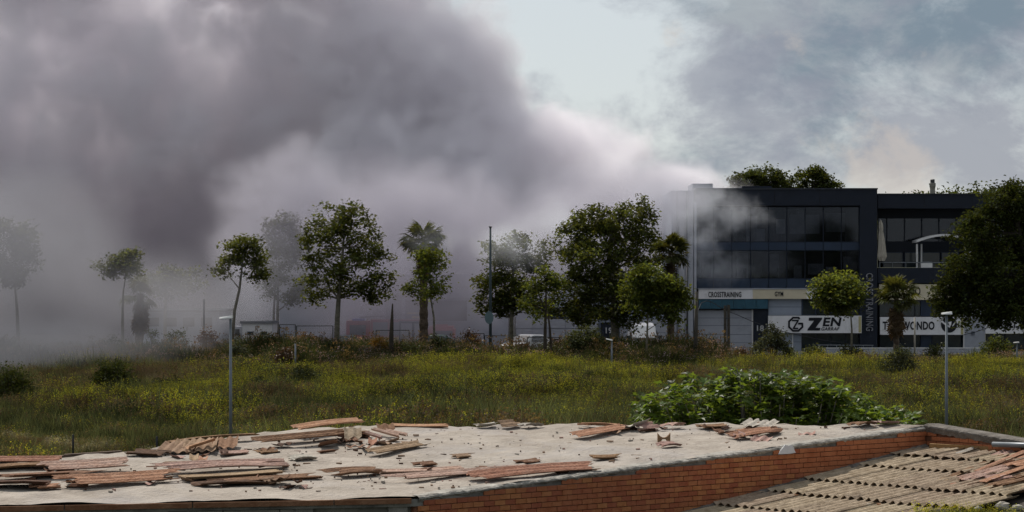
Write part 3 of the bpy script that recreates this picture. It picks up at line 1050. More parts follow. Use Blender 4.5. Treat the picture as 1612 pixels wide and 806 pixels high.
def van():
    loc = P(1015.5, 0, 164)
    loc.z = .11
    k = 164 / F
    secs = [(0, .85, .3, .85, .8), (.12, .93, .28, 1.05, .86), (.75, .95, .25, 1.3, .84), (1.3, .96, .25, 1.95, .80), (1.55, .97, .25, 2.25, .76), (2.3, .97, .25, 2.42, .78), (5.3, .97, .25, 2.42, .78), (5.4, .9, .3, 2.3, .74)]
    vehicle('van', 'white high roofed van parked facing the meadow behind the round orange shrub', 'van', loc, 0, secs, M_CARW,
            [(-.82, 1.0), (.82, 1.0), (-.82, 4.4), (.82, 4.4)],
            [('windscreen', ([(-.80, .70, 1.22), (.80, .70, 1.22), (.74, 1.42, 1.88), (-.74, 1.42, 1.88)], (0, -.04, .03))),
             ('side_window', ([(-.985, 1.0, 1.4), (-.985, 1.9, 1.4), (-.86, 1.9, 1.95), (-.86, 1.4, 1.95)], (-.02, 0, 0))),
             ('side_window', ([(.985, 1.0, 1.4), (.985, 1.9, 1.4), (.86, 1.9, 1.95), (.86, 1.4, 1.95)], (.02, 0, 0)))],
            [(-.68, .02, .72, .16, .1), (.68, .02, .72, .16, .1)],
            [('bumper', M_STEELD, [(-.92, .92, -.05, .1, .28, .48)]), ('grille', M_STEELD, [(-.4, .4, -.03, .06, .6, .78)]),
             ('wing_mirror', M_STEELD, [(-1.2, -1.0, .95, 1.05, 1.35, 1.6)]), ('wing_mirror', M_STEELD, [(1.0, 1.2, .95, 1.05, 1.35, 1.6)]),
             ('wiper', M_INK, [(-.5, .1, .60, .64, 1.24, 1.27)])])

van()
CAR = [(0, .72, .3, .72, .7), (.15, .84, .25, .82, .76), (1.1, .88, .22, .98, .80), (1.75, .88, .22, 1.38, .62), (2.2, .88, .22, 1.46, .60), (3.2, .88, .22, 1.42, .60), (3.9, .86, .24, 1.05, .72), (4.2, .78, .3, .85, .7)]
CARWIN = [('windscreen', ([(-.72, 1.1, .98), (.72, 1.1, .98), (.58, 1.75, 1.36), (-.58, 1.75, 1.36)], (0, -.03, .03))),
          ('side_window', ([(-.89, 1.5, 1.0), (-.89, 3.5, 1.0), (-.64, 3.0, 1.36), (-.64, 1.9, 1.36)], (-.02, 0, 0))),
          ('side_window', ([(.89, 1.5, 1.0), (.89, 3.5, 1.0), (.64, 3.0, 1.36), (.64, 1.9, 1.36)], (.02, 0, 0)))]
CARWH = [(-.76, .8), (.76, .8), (-.76, 3.3), (.76, 3.3)]
CARLI = [(-.55, .03, .62, .14, .07), (.55, .03, .62, .14, .07)]

def lifted(px, Y, z=.35):
    p = P(px, 0, Y)
    p.z = z
    return p

vehicle('parked_car', 'white car with pale roof parked behind the low mesh fence by unit 19', 'car', lifted(799, 162.5), math.radians(-38), CAR, M_CARW, CARWH, CARWIN, CARLI, [('bumper', M_STEELD, [(-.7, .7, -.04, .06, .3, .42)])])
vehicle('parked_car', 'dark car with its windscreen showing left of the dead trunk', 'car', lifted(549, 162.5, .3), math.radians(8), CAR, M_CARD, CARWH, CARWIN, CARLI, [('bumper', M_WHITE2, [(-.7, .7, -.04, .06, .3, .42)])])
vehicle('parked_car', 'dark green car behind the mesh fence right of the palm trunk', 'car', lifted(745, 163), math.radians(82), CAR, pm('green_car_paint', (.03, .07, .06), .3, .1, 2, .5), CARWH, CARWIN, CARLI, [('bumper', M_STEELD, [(-.7, .7, -.04, .06, .3, .42)])])

def fire_engine():
    loc = P(545, 0, 172)
    loc.z = .11
    t = thing('fire_engine', 'red fire engine with a ladder on its roof veiled by smoke behind the yellow bush', 'fire engine', loc)
    x = loc.x
    Y = 172

    def bx(nm, mat, *b):
        return MB().box(x + b[0], x + b[1], Y + b[2], Y + b[3], .11 + b[4], .11 + b[5]).build(nm, mat, t)
    bx('body', M_RED, 1.75, 5.6, 0, 2.4, .6, 2.6)
    bx('cab', M_RED, 0, 1.7, 0, 2.4, .5, 2.5)
    bx('cab_window', M_GLASSV, .25, 1.4, -.03, .02, 1.5, 2.2)
    bx('stripe', M_YELLOW, 1.8, 5.55, -.03, .01, 1.0, 1.35)
    for k in range(3):
        bx('shutter', M_STEEL, 1.9 + k * 1.2, 2.95 + k * 1.2, -.025, .01, 1.45, 2.4)
    bx('bumper', M_WHITE2, -.15, 1.7, -.05, .3, .35, .55)
    bx('light_bar', pm('blue_beacon', (.05, .1, .5), .3, .1, 3), .4, 1.3, .4, 2.0, 2.5, 2.65)
    lad = MB()
    for yy in (.7, 1.4):
        lad.tube([(x + .9, Y + yy, 2.85), (x + 5.4, Y + yy, 3.1)], .05, 5)
    for k in range(12):
        u = k / 11
        lad.tube([(x + .9 + 4.5 * u, Y + .7, 2.85 + .25 * u), (x + .9 + 4.5 * u, Y + 1.4, 2.85 + .25 * u)], .03, 5)
    lad.build('ladder', M_STEEL, t)
    for wx in (.9, 4.3):
        wo = MB().tube([(x + wx, Y - .05, .11 + .48), (x + wx, Y + .3, .11 + .48)], .48, 16).build('wheel', M_TYRE, t)
        MB().tube([(x + wx, Y - .08, .11 + .48), (x + wx, Y + .1, .11 + .48)], .24, 12).build('rim', M_STEEL, wo)
    loc = P(672, 0, 175)
    loc.z = .11
    t = thing('fire_van', 'bright red emergency van half hidden behind the palm trunk', 'van', loc)
    x, Y = loc.x, 175
    MB().box(x, x + 2.0, Y, Y + 4.5, .5, 1.95).build('body', M_RED, t)
    MB().box(x + .12, x + 1.88, Y + .5, Y + 4.4, 1.95, 2.15).build('roof', M_RED, t)
    MB().box(x + .6, x + 1.85, Y - .03, Y + .02, 1.2, 1.85).build('windscreen', M_GLASSV, t)
    MB().box(x + .5, x + 1.5, Y + .8, Y + 1.1, 2.15, 2.3).build('light_bar', M_RED, t)
    for wx in (.1, 1.65):
        MB().tube([(x + wx, Y + .8, .43), (x + wx + .25, Y + .8, .43)], .33, 12).build('wheel', M_TYRE, t)

fire_engine()

# ------------------------------------------------------------------ vegetation
def leaf_arrays(c, size, rng, up=.6, fold=.25, aspect=.62):
    """Folded leaf quads at centres c (n,3); returns verts (4n,3), faces (n,4)."""
    n = len(c)
    nrm = rng.normal(size=(n, 3))
    nrm[:, 2] = np.abs(nrm[:, 2]) + up
    nrm /= np.linalg.norm(nrm, axis=1)[:, None]
    d = rng.normal(size=(n, 3))
    d -= nrm * (d * nrm).sum(1)[:, None]
    d /= np.linalg.norm(d, axis=1)[:, None]
    e = np.cross(nrm, d)
    s = (size * rng.uniform(.6, 1.25, n))[:, None]
    v = np.empty((n, 4, 3))
    v[:, 0] = c - d * s * .5
    v[:, 1] = c + e * s * .5 * aspect + nrm * s * fold * .5
    v[:, 2] = c + d * s * .5 - nrm * s * fold * .4
    v[:, 3] = c - e * s * .5 * aspect + nrm * s * fold * .5
    return v.reshape(-1, 3), np.arange(n * 4).reshape(n, 4)

def foliage(name, centres, per, rc, size, mat, rng, parent, kind=None, up=.6, flat=.75):
    c = np.repeat(centres, per, 0)
    off = rng.normal(size=c.shape) * rc * .55
    off[:, 2] *= flat
    v, f = leaf_arrays(c + off, size, rng, up)
    v -= np.array(ORIG[parent.name])[None, :]
    return link(name, npmesh(name, v, f, mat), parent, kind=kind)

def tree(label, Y, trunk, blobs, n, seed, r=.13, leaf=.23, per=20, rc=.42, mat=None, bark=None, group='roadside plane trees', extra_trunk=None, name='plane_tree', depth=1.0, gz=None):
    rng = np.random.default_rng(seed)
    rnd = random.Random(seed)
    k = Y / F
    b = P(trunk[0][0], 0, Y)
    b.z = float(height(b.x, Y)) - .05 if gz is None else gz
    t = thing(name, label, 'tree', b, group)
    pts = [b] + [P(x, y, Y + rnd.uniform(-.15, .15)) for x, y in trunk[1:]]
    m = MB()
    nn = len(pts)
    m.tube(pts, [r * (1.15 - .85 * i / (nn - 1)) for i in range(nn)], 9)
    if extra_trunk:
        q = [Vector((P(extra_trunk[0][0], 0, Y + .3).x, Y + .3, b.z))] + [P(x, y, Y + .3) for x, y in extra_trunk[1:]]
        m.tube(q, [r * .8 * (1 - .6 * i / (len(q) - 1)) for i in range(len(q))], 8)
    up = [p for p in pts if p.z > pts[0].z + (pts[-1].z - pts[0].z) * .35]
    area = np.array([a[2] * a[3] for a in blobs], float)
    area /= area.sum()
    bc = []
    for (x, y, rx, ry) in blobs:
        c = P(x, y, Y + rnd.uniform(-.5, .5) * min(rx, 60) * k * depth)
        bc.append((c, rx * k, ry * k))
        s = min(up, key=lambda p: (p - c).length + max(0, p.z - c.z) * 2)
        mid = s.lerp(c, .5) + Vector((rnd.uniform(-.2, .2), rnd.uniform(-.2, .2), rnd.uniform(.0, .3)))
        m.tube([s, mid, c], [r * .42, r * .27, r * .14], 6)
    cs = []
    idx = rng.choice(len(blobs), n, p=area)
    for i in idx:
        c, rx, rz = bc[i]
        d = rng.normal(size=3)
        d /= np.linalg.norm(d)
        q = rng.uniform(.25, 1) ** .5
        p = c + Vector((d[0] * rx * q, d[1] * min(rx, rz * 1.3) * q * depth, d[2] * rz * q))
        cs.append(p)
        if rnd.random() < .55:
            s = c.lerp(p, .15)
            mid = s.lerp(p, .55) + Vector((0, 0, rnd.uniform(-.05, .2)))
            m.tube([s, mid, p], [r * .14, r * .10, r * .05], 4, False)
    m.build('trunk', bark or M_BARK, t, smooth=True)
    foliage('crown', np.array([tuple(p) for p in cs]), int(per * 2.1), rc * 1.12, leaf * 1.05, mat or LEAF_A, rng, t)
    return t

tree('tall plane tree with pale trunk standing alone against the smoke left of the palms', 153, [(529, 535), (531, 500), (533, 470), (537, 430), (540, 390), (543, 345)],
     [(508, 392, 38, 46), (520, 348, 32, 26), (553, 338, 20, 24), (560, 362, 34, 30), (580, 390, 28, 30), (512, 440, 44, 30), (560, 430, 44, 40), (596, 448, 26, 26), (608, 402, 14, 16), (497, 470, 18, 12), (486, 400, 16, 36), (585, 470, 22, 10)], 190, 1, r=.17)
tree('young plane tree with a thin trunk leaning right at the edge of the smoke', 155, [(363, 528), (369, 490), (377, 455), (381, 420), (384, 395)],
     [(366, 402, 20, 26), (392, 398, 26, 28), (404, 425, 20, 20), (352, 428, 17, 12), (380, 385, 22, 14), (410, 400, 14, 14)], 62, 2, r=.11)
tree('faint smoke veiled tree on twin trunks right behind the leaning young plane', 170, [(437, 535), (437, 490), (438, 440), (440, 380)],
     [(430, 365, 26, 26), (450, 350, 26, 18), (462, 380, 22, 30), (440, 410, 34, 34), (425, 445, 22, 22), (458, 450, 26, 26), (470, 470, 14, 18)], 130, 3, r=.12, extra_trunk=[(431, 535), (431, 490), (434, 440), (436, 400)])
tree('dim smoke veiled tree with a bare leaning trunk at the left edge of the photo', 165, [(30, 530), (27, 490), (24, 455), (22, 400)],
     [(12, 372, 28, 24), (40, 375, 24, 24), (20, 410, 34, 30), (46, 410, 18, 24), (14, 440, 24, 14)], 120, 4, r=.12)
tree('slim grey tree with a one sided crown dim in the smoke beside the shaggy palm', 160, [(193, 520), (193, 490), (194, 460), (198, 435)],
     [(165, 425, 20, 10), (192, 415, 22, 16), (205, 425, 18, 14), (200, 402, 10, 8), (216, 396, 8, 5)], 46, 5, r=.10)
tree('ghostly spreading tree almost lost in the smoke above the low shed', 176, [(260, 528), (260, 490), (262, 460), (265, 440)],
     [(250, 450, 26, 18), (275, 455, 28, 16), (300, 440, 24, 20), (262, 435, 26, 14)], 70, 6, r=.13)
tree('plane tree with its upper left crown in smoke behind the tall post', 158, [(804, 540), (805, 500), (807, 465), (808, 425), (812, 395)],
     [(785, 400, 26, 24), (815, 395, 30, 26), (845, 405, 24, 28), (772, 440, 26, 22), (800, 450, 36, 26), (835, 455, 30, 26), (765, 475, 20, 18), (796, 482, 34, 12), (757, 500, 7, 8), (850, 480, 22, 14)], 185, 7, r=.14)
tree('small bright young tree on a dark straight trunk before the bushy bank', 146, [(858, 577), (858, 530), (859, 490), (860, 440)],
     [(845, 452, 16, 12), (868, 445, 14, 12), (856, 430, 8, 8), (832, 475, 14, 10), (872, 470, 14, 12), (848, 492, 20, 9)], 36, 8, r=.12, mat=LEAF_B, leaf=.22, bark=M_BARKD, extra_trunk=[(869, 548), (866, 520), (862, 490)])
tree('largest plane tree with a broad two topped crown left of the navy block', 156, [(967, 545), (968, 505), (966, 470), (962, 430), (958, 390), (965, 350)],
     [(900, 380, 26, 34), (935, 350, 36, 28), (1005, 335, 28, 26), (1018, 365, 20, 24), (975, 365, 36, 36), (1010, 400, 26, 34), (930, 410, 50, 36), (985, 430, 44, 36), (905, 460, 34, 36), (950, 475, 46, 34), (915, 500, 26, 14), (1000, 470, 30, 26), (990, 505, 26, 14), (880, 490, 14, 12)], 430, 9, r=.24, per=22)
tree('bright leafy young tree on a thin trunk in front of the skirted palm', 147, [(1017, 560), (1019, 520), (1020, 490), (1022, 450)],
     [(1000, 450, 24, 22), (1030, 445, 28, 20), (1050, 460, 24, 24), (1005, 480, 28, 20), (1040, 485, 30, 20), (1070, 470, 14, 20), (1010, 430, 20, 10), (1060, 500, 14, 9)], 165, 10, r=.07, mat=LEAF_B)
tree('slender young plane tree with a crooked trunk growing in front of the fan palm', 150, [(684, 535), (683, 500), (678, 470), (677, 430), (676, 400)],
     [(670, 405, 20, 12), (685, 415, 18, 16), (665, 430, 14, 14), (650, 455, 12, 8), (690, 445, 16, 14), (704, 458, 12, 10), (672, 465, 20, 12), (642, 458, 8, 6)], 55, 11, r=.07, mat=LEAF_B, leaf=.21)
tree('round crowned young tree before the cross training column and the zen banner', 158, [(1340, 556), (1341, 520), (1339, 490), (1336, 460)],
     [(1305, 452, 22, 20), (1325, 445, 26, 14), (1345, 460, 22, 22), (1310, 478, 24, 18), (1340, 485, 22, 14), (1325, 465, 34, 26), (1292, 465, 12, 20)], 130, 12, r=.07, mat=LEAF_B)
tree('huge dark tree filling the right edge in front of the gym building', 140, [(1648, 560), (1645, 500), (1630, 440), (1605, 370), (1590, 320)],
     [(1580, 320, 36, 32), (1610, 330, 40, 40), (1550, 345, 32, 24), (1530, 375, 34, 26), (1575, 380, 60, 36), (1640, 390, 50, 50), (1525, 420, 36, 30), (1590, 440, 70, 44), (1500, 445, 18, 22), (1488, 465, 22, 24), (1490, 490, 14, 12), (1550, 480, 44, 26), (1600, 490, 50, 30), (1524, 500, 14, 22), (1640, 460, 40, 50), (1600, 300, 10, 14), (1510, 470, 20, 16), (1575, 502, 18, 10), (1640, 500, 50, 30), (1540, 440, 30, 30)],
     760, 13, r=.32, mat=LEAF_C, leaf=.21, per=24, bark=M_BARKD, depth=1.1)
tree('rounded tree top showing above the left part of the navy roof', 232, [(1205, 420), (1205, 330), (1206, 290)],
     [(1180, 287, 26, 14), (1205, 278, 30, 14), (1232, 287, 24, 14), (1160, 293, 12, 8), (1205, 300, 50, 12)], 150, 14, r=.2, leaf=.3, rc=.5, mat=LEAF_C, bark=M_BARKD, group='trees behind the navy block', gz=.1)
tree('smaller domed tree top above the middle of the navy roof', 236, [(1280, 420), (1280, 330), (1281, 290)],
     [(1268, 282, 14, 12), (1286, 276, 18, 11), (1300, 288, 14, 10), (1315, 293, 8, 4), (1280, 298, 30, 12)], 100, 15, r=.2, leaf=.3, rc=.5, mat=LEAF_C, bark=M_BARKD, group='trees behind the navy block', gz=.1)

# palms ---------------------------------------------------------------
def frond_mesh(name, mat, seed, droop=.35, blades=17, R=.75, petiole=.75):
    """A fan frond: a stalk along +x, then pleated blades spread like a hand."""
    rnd = random.Random(seed)
    m = MB()
    m.tube([(0, 0, 0), (petiole * .6, 0, .03), (petiole, 0, 0)], [.022, .015, .012], 4, False)
    for k in range(blades):
        a = math.radians(-115 + 230 * k / (blades - 1) + rnd.uniform(-4, 4))
        L = R * (1 - .25 * abs(a) / 2) * rnd.uniform(.85, 1.1)
        d = Vector((math.cos(a), math.sin(a), 0))
        e = Vector((-math.sin(a), math.cos(a), 0))
        o = Vector((petiole, 0, 0))
        p1, p2, p3 = o + d * L * .08, o + d * L * .6 + Vector((0, 0, -.05 * droop)), o + d * L + Vector((0, 0, -droop * L * rnd.uniform(.4, 1)))
        w = L * .085
        up = Vector((0, 0, w * .5))
        m.add([p1, p2 - e * w + up, p2, p2 + e * w + up, p3], [(0, 1, 2), (0, 2, 3), (1, 4, 2), (2, 4, 3)])
    return m.mesh(name, mat)

FROND = [frond_mesh('frond', LEAF_PALM, s, .4) for s in (1, 2, 3)]
DEAD = [frond_mesh('dead_frond', LEAF_DEAD, s, .7, 13) for s in (4, 5)]

def palm(label, px, base_py, top_py, Y, r, scale, nlive, ndead, seed, skirt=1.2, lean=0, gz=None, dead_up=0.0):
    rnd = random.Random(seed)
    b = P(px, base_py, Y)
    b.z = float(height(b.x, Y)) - .05 if gz is None else gz
    top = P(px + lean, top_py, Y)
    t = thing('fan_palm', label, 'palm', b, 'fan palms along the road')
    m = MB()
    N = 22
    pts, rs = [], []
    for i in range(N + 1):
        u = i / N
        pts.append(b.lerp(top, u))
        rs.append(r * (1.25 - .35 * u) * (1.12 if i % 2 else .94))
    m.tube(pts, rs, 10)
    m.build('trunk', M_PALMB, t)
    off = top - b
    for k in range(nlive + ndead):
        dead = k >= nlive
        el = math.radians(rnd.uniform(-84, -62) if dead else rnd.uniform(-35, 80))
        az = rnd.uniform(0, 2 * math.pi)
        me = rnd.choice(DEAD if dead else FROND)
        o = bpy.data.objects.new('dead_frond' if dead else 'frond', me)
        COL.objects.link(o)
        o.parent = t
        z = -rnd.uniform(.1, skirt) + dead_up if dead else rnd.uniform(-.25, .1)
        o.location = off + Vector((0, 0, z))
        s = scale * rnd.uniform(.85, 1.15) * (.9 if dead else 1)
        o.matrix_local = Matrix.Translation(o.location) @ Matrix.Rotation(az, 4, 'Z') @ Matrix.Rotation(-el, 4, 'Y') @ Matrix.Rotation(rnd.uniform(-.5, .5), 4, 'X') @ Matrix.Scale(s, 4)
    return t

palm('tall fan palm with a dark straight trunk touched by smoke at its top', 667, 540, 382, 156, .24, 1.15, 46, 16, 21, skirt=.9)
palm('fan palm with a thick skirt of brown dead fronds beside the navy block', 1056, 548, 398, 158, .2, 1.05, 38, 46, 22, skirt=2.9, dead_up=.2)
palm('short fan palm covering the first letters of the taekwondo banner', 1411, 556, 468, 160, .17, 1.12, 40, 30, 23, skirt=1.4)
palm('shaggy palm dim in the smoke beside the slim one sided tree', 218, 528, 462, 165, .24, 1.05, 16, 46, 24, skirt=1.6, lean=3)

# shrubs --------------------------------------------------------------
def shrub(label, x0, x1, ytop, ybase, Y, mat, seed, n=None, leaf=.165, per=28, cat='shrub', group='shrubs on the bank and in the meadow', rc=.3, gz=None):
    rng = np.random.default_rng(seed)
    rnd = random.Random(seed)
    b = P((x0 + x1) / 2, ybase, Y)
    b.z = min(b.z, float(height(b.x, Y))) if gz is None else gz
    t = thing('shrub', label, cat, b, group)
    k = Y / F
    rx, hz = (x1 - x0) / 2 * k, (P(0, ytop, Y).z - b.z) * (1.3 if Y < 135 else 1.08)
    n = n or int(14 + 14 * rx * hz)
    cs, m = [], MB()
    for i in range(n):
        a = rnd.uniform(0, 2 * math.pi)
        u = rnd.random() ** .5
        x, y = math.cos(a) * u, math.sin(a) * u
        zt = math.sqrt(max(0, 1 - u * u)) * rnd.uniform(.82, 1.06) + .05
        z = zt * rnd.uniform(.35, 1) ** .6
        p = Vector((b.x + x * rx * .93, b.y + y * min(rx, 1.6) * .93, b.z + z * hz * .93))
        cs.append(tuple(p))
        if i % 2 == 0:
            m.tube([b + Vector((x * .1, y * .1, -.1)), b.lerp(p, .6) + Vector((0, 0, .06)), p], [.03, .02, .008], 4, False)
    foliage('foliage', np.array(cs), per, rc, leaf, mat, rng, t, up=.9)
    m.build('stem', M_BARKD, t)
    return t

shrub('big dark round shrub on the bank left of the small white lamp', 880, 960, 513, 578, 150, LEAF_OLIVE, 31, n=150)
shrub('grey green rounded bush before the navy pillar numbered 18', 1184, 1246, 514, 568, 152, LEAF_GREY, 32, n=95)
shrub('dark domed bush alone in the meadow at the lower edge of the smoke', 142, 222, 577, 620, 110, LEAF_C, 33, n=110, leaf=.13)
shrub('dark bush cut by the left edge of the photo', -30, 58, 590, 650, 100, LEAF_C, 34, n=120, leaf=.13)
shrub('orange yellow bush in front of the fire engine', 582, 612, 526, 552, 151, LEAF_OCHRE, 35, n=40, leaf=.13)
shrub('dense green bush at the foot of the fan palm on the bank', 668, 722, 530, 574, 150, LEAF_OLIVE, 36, n=80)
shrub('reddish brown bush on the crest of the bank before the mesh fence', 464, 502, 520, 540, 155, LEAF_RUST, 37, n=40, leaf=.15)
shrub('round rusty orange bush beside the white van', 970, 998, 541, 562, 151, LEAF_OCHRE, 38, n=34, leaf=.13)
shrub('lower rust brown bush under the round orange one', 974, 992, 562, 580, 147, LEAF_RUST, 39, n=22, leaf=.13)
shrub('reddish bush below the dark green car', 722, 760, 525, 556, 153, LEAF_RUST, 40, n=46, leaf=.15)
shrub('dark low bush left of the zen entrance', 1262, 1302, 545, 568, 156, LEAF_OLIVE, 41, n=46)
shrub('grey green low bush under the zen banner', 1318, 1360, 545, 568, 157, LEAF_GREY, 42, n=46)
shrub('grey bush in the meadow beside the bare earth patch', 1388, 1446, 556, 588, 128, LEAF_GREY, 43, n=70, leaf=.13)
shrub('dark green bush in the left middle of the meadow', 446, 506, 586, 620, 112, LEAF_OLIVE, 44, n=70, leaf=.12)
shrub('small dark bush in the meadow right of centre', 854, 900, 594, 624, 108, LEAF_OLIVE, 45, n=46, leaf=.12)
shrub('brown low bush on the left of the bank below the cabin', 300, 352, 520, 548, 154, LEAF_RUST, 46, n=50, leaf=.15)
shrub('olive bush on the bank below the white cabin', 396, 446, 528, 552, 153, LEAF_OLIVE, 47, n=50)
shrub('small green sapling bush in front of the low smoky shed', 230, 250, 506, 532, 156, LEAF_B, 48, n=14, leaf=.14)
shrub('pink flowered grey bush on the bank left of the dead trunk', 560, 586, 548, 582, 148, leafmat('pink_leaf', (.11, .085, .09), .2, .04), 49, n=44, leaf=.12)
shrub('pale flowered bush low on the bank below the reddish bush', 748, 792, 552, 588, 148, leafmat('mauve_leaf', (.10, .075, .075), .2, .04), 50, n=54, leaf=.12)
shrub('rust brown bush at the foot of the white notice board', 1104, 1134, 548, 574, 151, LEAF_RUST, 51, n=36, leaf=.13)
shrub('brown and orange bush under the roller door of the navy block', 1150, 1184, 548, 570, 152, LEAF_RUST, 52, n=36, leaf=.13)
shrub('dark bush under the muay banner at the right edge', 1540, 1600, 530, 562, 158, LEAF_C, 53, n=70)
shrub('small green bush at the foot of the short fan palm', 1396, 1440, 548, 564, 158, LEAF_B, 54, n=26, leaf=.12)
shrub('dark bush in the lower middle of the meadow', 604, 690, 628, 664, 96, LEAF_OLIVE, 55, n=90, leaf=.08, rc=.25)
shrub('wide dark bush in the grass straight below the fan palm', 620, 730, 606, 640, 103, LEAF_OLIVE, 56, n=60, leaf=.08, rc=.25)
shrub('dark low bush left of the meadow behind the leftmost sheets', 230, 300, 600, 628, 112, LEAF_OLIVE, 57, n=40, leaf=.12)
shrub('narrow dark bush between the notice board and the van', 1066, 1078, 546, 566, 152, LEAF_C, 58, n=14, leaf=.13)
shrub('mid green bush on the bank left of the small bright tree', 790, 846, 536, 572, 152, LEAF_RUST, 59, n=60, leaf=.15)
shrub('olive bush on the bank right of the white van', 1000, 1050, 550, 576, 150, LEAF_OLIVE, 60, n=50, leaf=.15)

for q in ((250, 300, 518, 556, 152, LEAF_OLIVE, 'wide olive bush on the bank straight below the low smoky shed'), (498, 540, 536, 570, 150, LEAF_OLIVE, 'olive bush on the bank at the foot of the tall plane tree'),
          (352, 396, 536, 572, 149, LEAF_GREY, 'grey bush on the bank below the leaning young plane'), (628, 664, 540, 580, 147, LEAF_OLIVE, 'olive bush on the bank between the dead trunk and the fan palm'),
          (842, 880, 540, 574, 148, LEAF_OLIVE, 'olive bush at the foot of the small bright young tree'), (430, 466, 546, 580, 146, LEAF_RUST, 'rust brown bush on the bank beside the pale short post'),
          (150, 206, 532, 570, 152, LEAF_OLIVE, 'olive bush low on the bank below the slim grey tree'), (1226, 1262, 548, 570, 154, LEAF_C, 'dark low bush right of the grey green rounded one'),
          (1455, 1500, 542, 562, 158, LEAF_OLIVE, 'olive low bush under the round taekwondo emblem'), (394, 420, 598, 620, 112, LEAF_OLIVE, 'little dark bush in the meadow right of the left street lamp')):
    shrub(q[6], *q[:6], 400 + q[0], leaf=.15)

# fig bush ------------------------------------------------------------
def lobed(name, mat, seed):
    rnd = random.Random(seed)
    pts = []
    for a, r in ((-150, .28), (-112, .42), (-88, .30), (-60, .62), (-34, .34), (0, .78), (34, .34), (60, .62), (88, .30), (112, .42), (150, .28)):
        a2 = math.radians(a + rnd.uniform(-5, 5))
        r *= rnd.uniform(.92, 1.08)
        x, y = math.cos(a2) * r, math.sin(a2) * r
        pts.append((x, y, .16 * abs(y) - .25 * max(0, x) ** 2 - .1 * r * r))
    m = MB()
    m.add([(0, 0, 0)] + pts, [(0, i, i + 1) for i in range(1, len(pts))])
    m.tube([(0, 0, -.01), (-.45, 0, .0)], [.02, .015], 3, False)
    return m.mesh(name, mat)

def fig_bush():
    rng = np.random.default_rng(77)
    Y0 = 57.5
    b = P(1210, 0, Y0)
    b.z = float(height(b.x, Y0)) - .1
    t = thing('fig_bush', 'wide bright green fig bush with large glossy leaves behind the ridge of the roof', 'bush', b)
    blobs = [(1015, 645, 22, 30), (1050, 625, 34, 26), (1045, 655, 46, 24), (1100, 612, 46, 24), (1110, 640, 60, 34), (1170, 600, 56, 24), (1190, 630, 80, 44), (1245, 598, 50, 20), (1265, 622, 60, 34),
             (1310, 612, 36, 24), (1320, 640, 60, 34), (1365, 650, 44, 24), (1395, 655, 46, 20), (1428, 658, 20, 14), (1400, 660, 40, 16), (1250, 655, 150, 30), (1110, 665, 110, 24)]
    area = np.array([q[2] * q[3] for q in blobs], float)
    area /= area.sum()
    k = Y0 / F
    leaves = [lobed('leaf', LEAF_FIG, s) for s in range(4)]
    tips, m = [], MB()
    for i in rng.choice(len(blobs), 820, p=area):
        x, y, rx, ry = blobs[i]
        d = rng.normal(size=3)
        d /= np.linalg.norm(d)
        q = rng.uniform(.3, 1) ** .45
        c = P(x, y, Y0)
        tips.append(c + Vector((d[0] * rx * k * q, d[1] * 1.5 * q, d[2] * ry * k * q)))
    root = b + Vector((0, 0, .1))
    for j, p in enumerate(tips):
        if j % 5 == 0:
            q = root + Vector(((p.x - root.x) * .3, (p.y - root.y) * .3, .5))
            m.tube([root + Vector((rng.uniform(-.4, .4), rng.uniform(-.3, .3), 0)), q, q.lerp(p, .6) + Vector((0, 0, -.1)), p], [.07, .05, .03, .012], 5, False)
    m.build('branch', pm('fig_bark', (.16, .15, .13), .8, .2, 5), t, smooth=True)
    inst = []
    for p in tips:
        az0 = rng.uniform(0, 6.28)
        nl = int(rng.integers(4, 8))
        for j in range(nl):
            az = az0 + 2.4 * j + rng.uniform(-.4, .4)
            el = rng.uniform(-.7, .55)
            M = Matrix.Translation(p + Vector((0, 0, -.03 * j))) @ Matrix.Rotation(az, 4, 'Z') @ Matrix.Rotation(-el, 4, 'Y') @ Matrix.Rotation(rng.uniform(-.5, .5), 4, 'X') @ Matrix.Scale(rng.uniform(.16, .27), 4) @ Matrix.Translation((.45, 0, 0))
            inst.append((M, int(rng.integers(0, 4))))
    inst.sort(key=lambda q: q[0].translation.y - .35 * q[0].translation.z)
    off = Matrix.Translation(-b)
    for M, s in inst[:300]:
        o = bpy.data.objects.new('leaf', leaves[s])
        COL.objects.link(o)
        o.parent = t
        o.matrix_local = off @ M
    co = [np.array([v.co[:] for v in me.vertices]) for me in leaves]
    fa = [[tuple(p.vertices) for p in me.polygons] for me in leaves]
    vs, fs, n0 = [], [], 0
    for M, s in inst[300:]:
        A = np.array(off @ M)
        vs.append(co[s] @ A[:3, :3].T + A[:3, 3])
        fs += [tuple(i + n0 for i in f) for f in fa[s]]
        n0 += len(co[s])
    me = bpy.data.meshes.new('foliage')
    me.from_pydata(np.concatenate(vs).tolist(), [], fs)
    me.materials.append(LEAF_FIG)
    link('foliage', me, t, kind='stuff')

fig_bush()

# meadow --------------------------------------------------------------
def wob(x, y, s, o=0.0):
    return np.sin(x * s + o) * np.cos(y * s * .7 + 2 * o) + .6 * np.sin(x * s * 2.3 + y * s * 1.9 + o * 3) + .4 * np.cos(x * s * 4.7 - y * s * 3.1 + o)

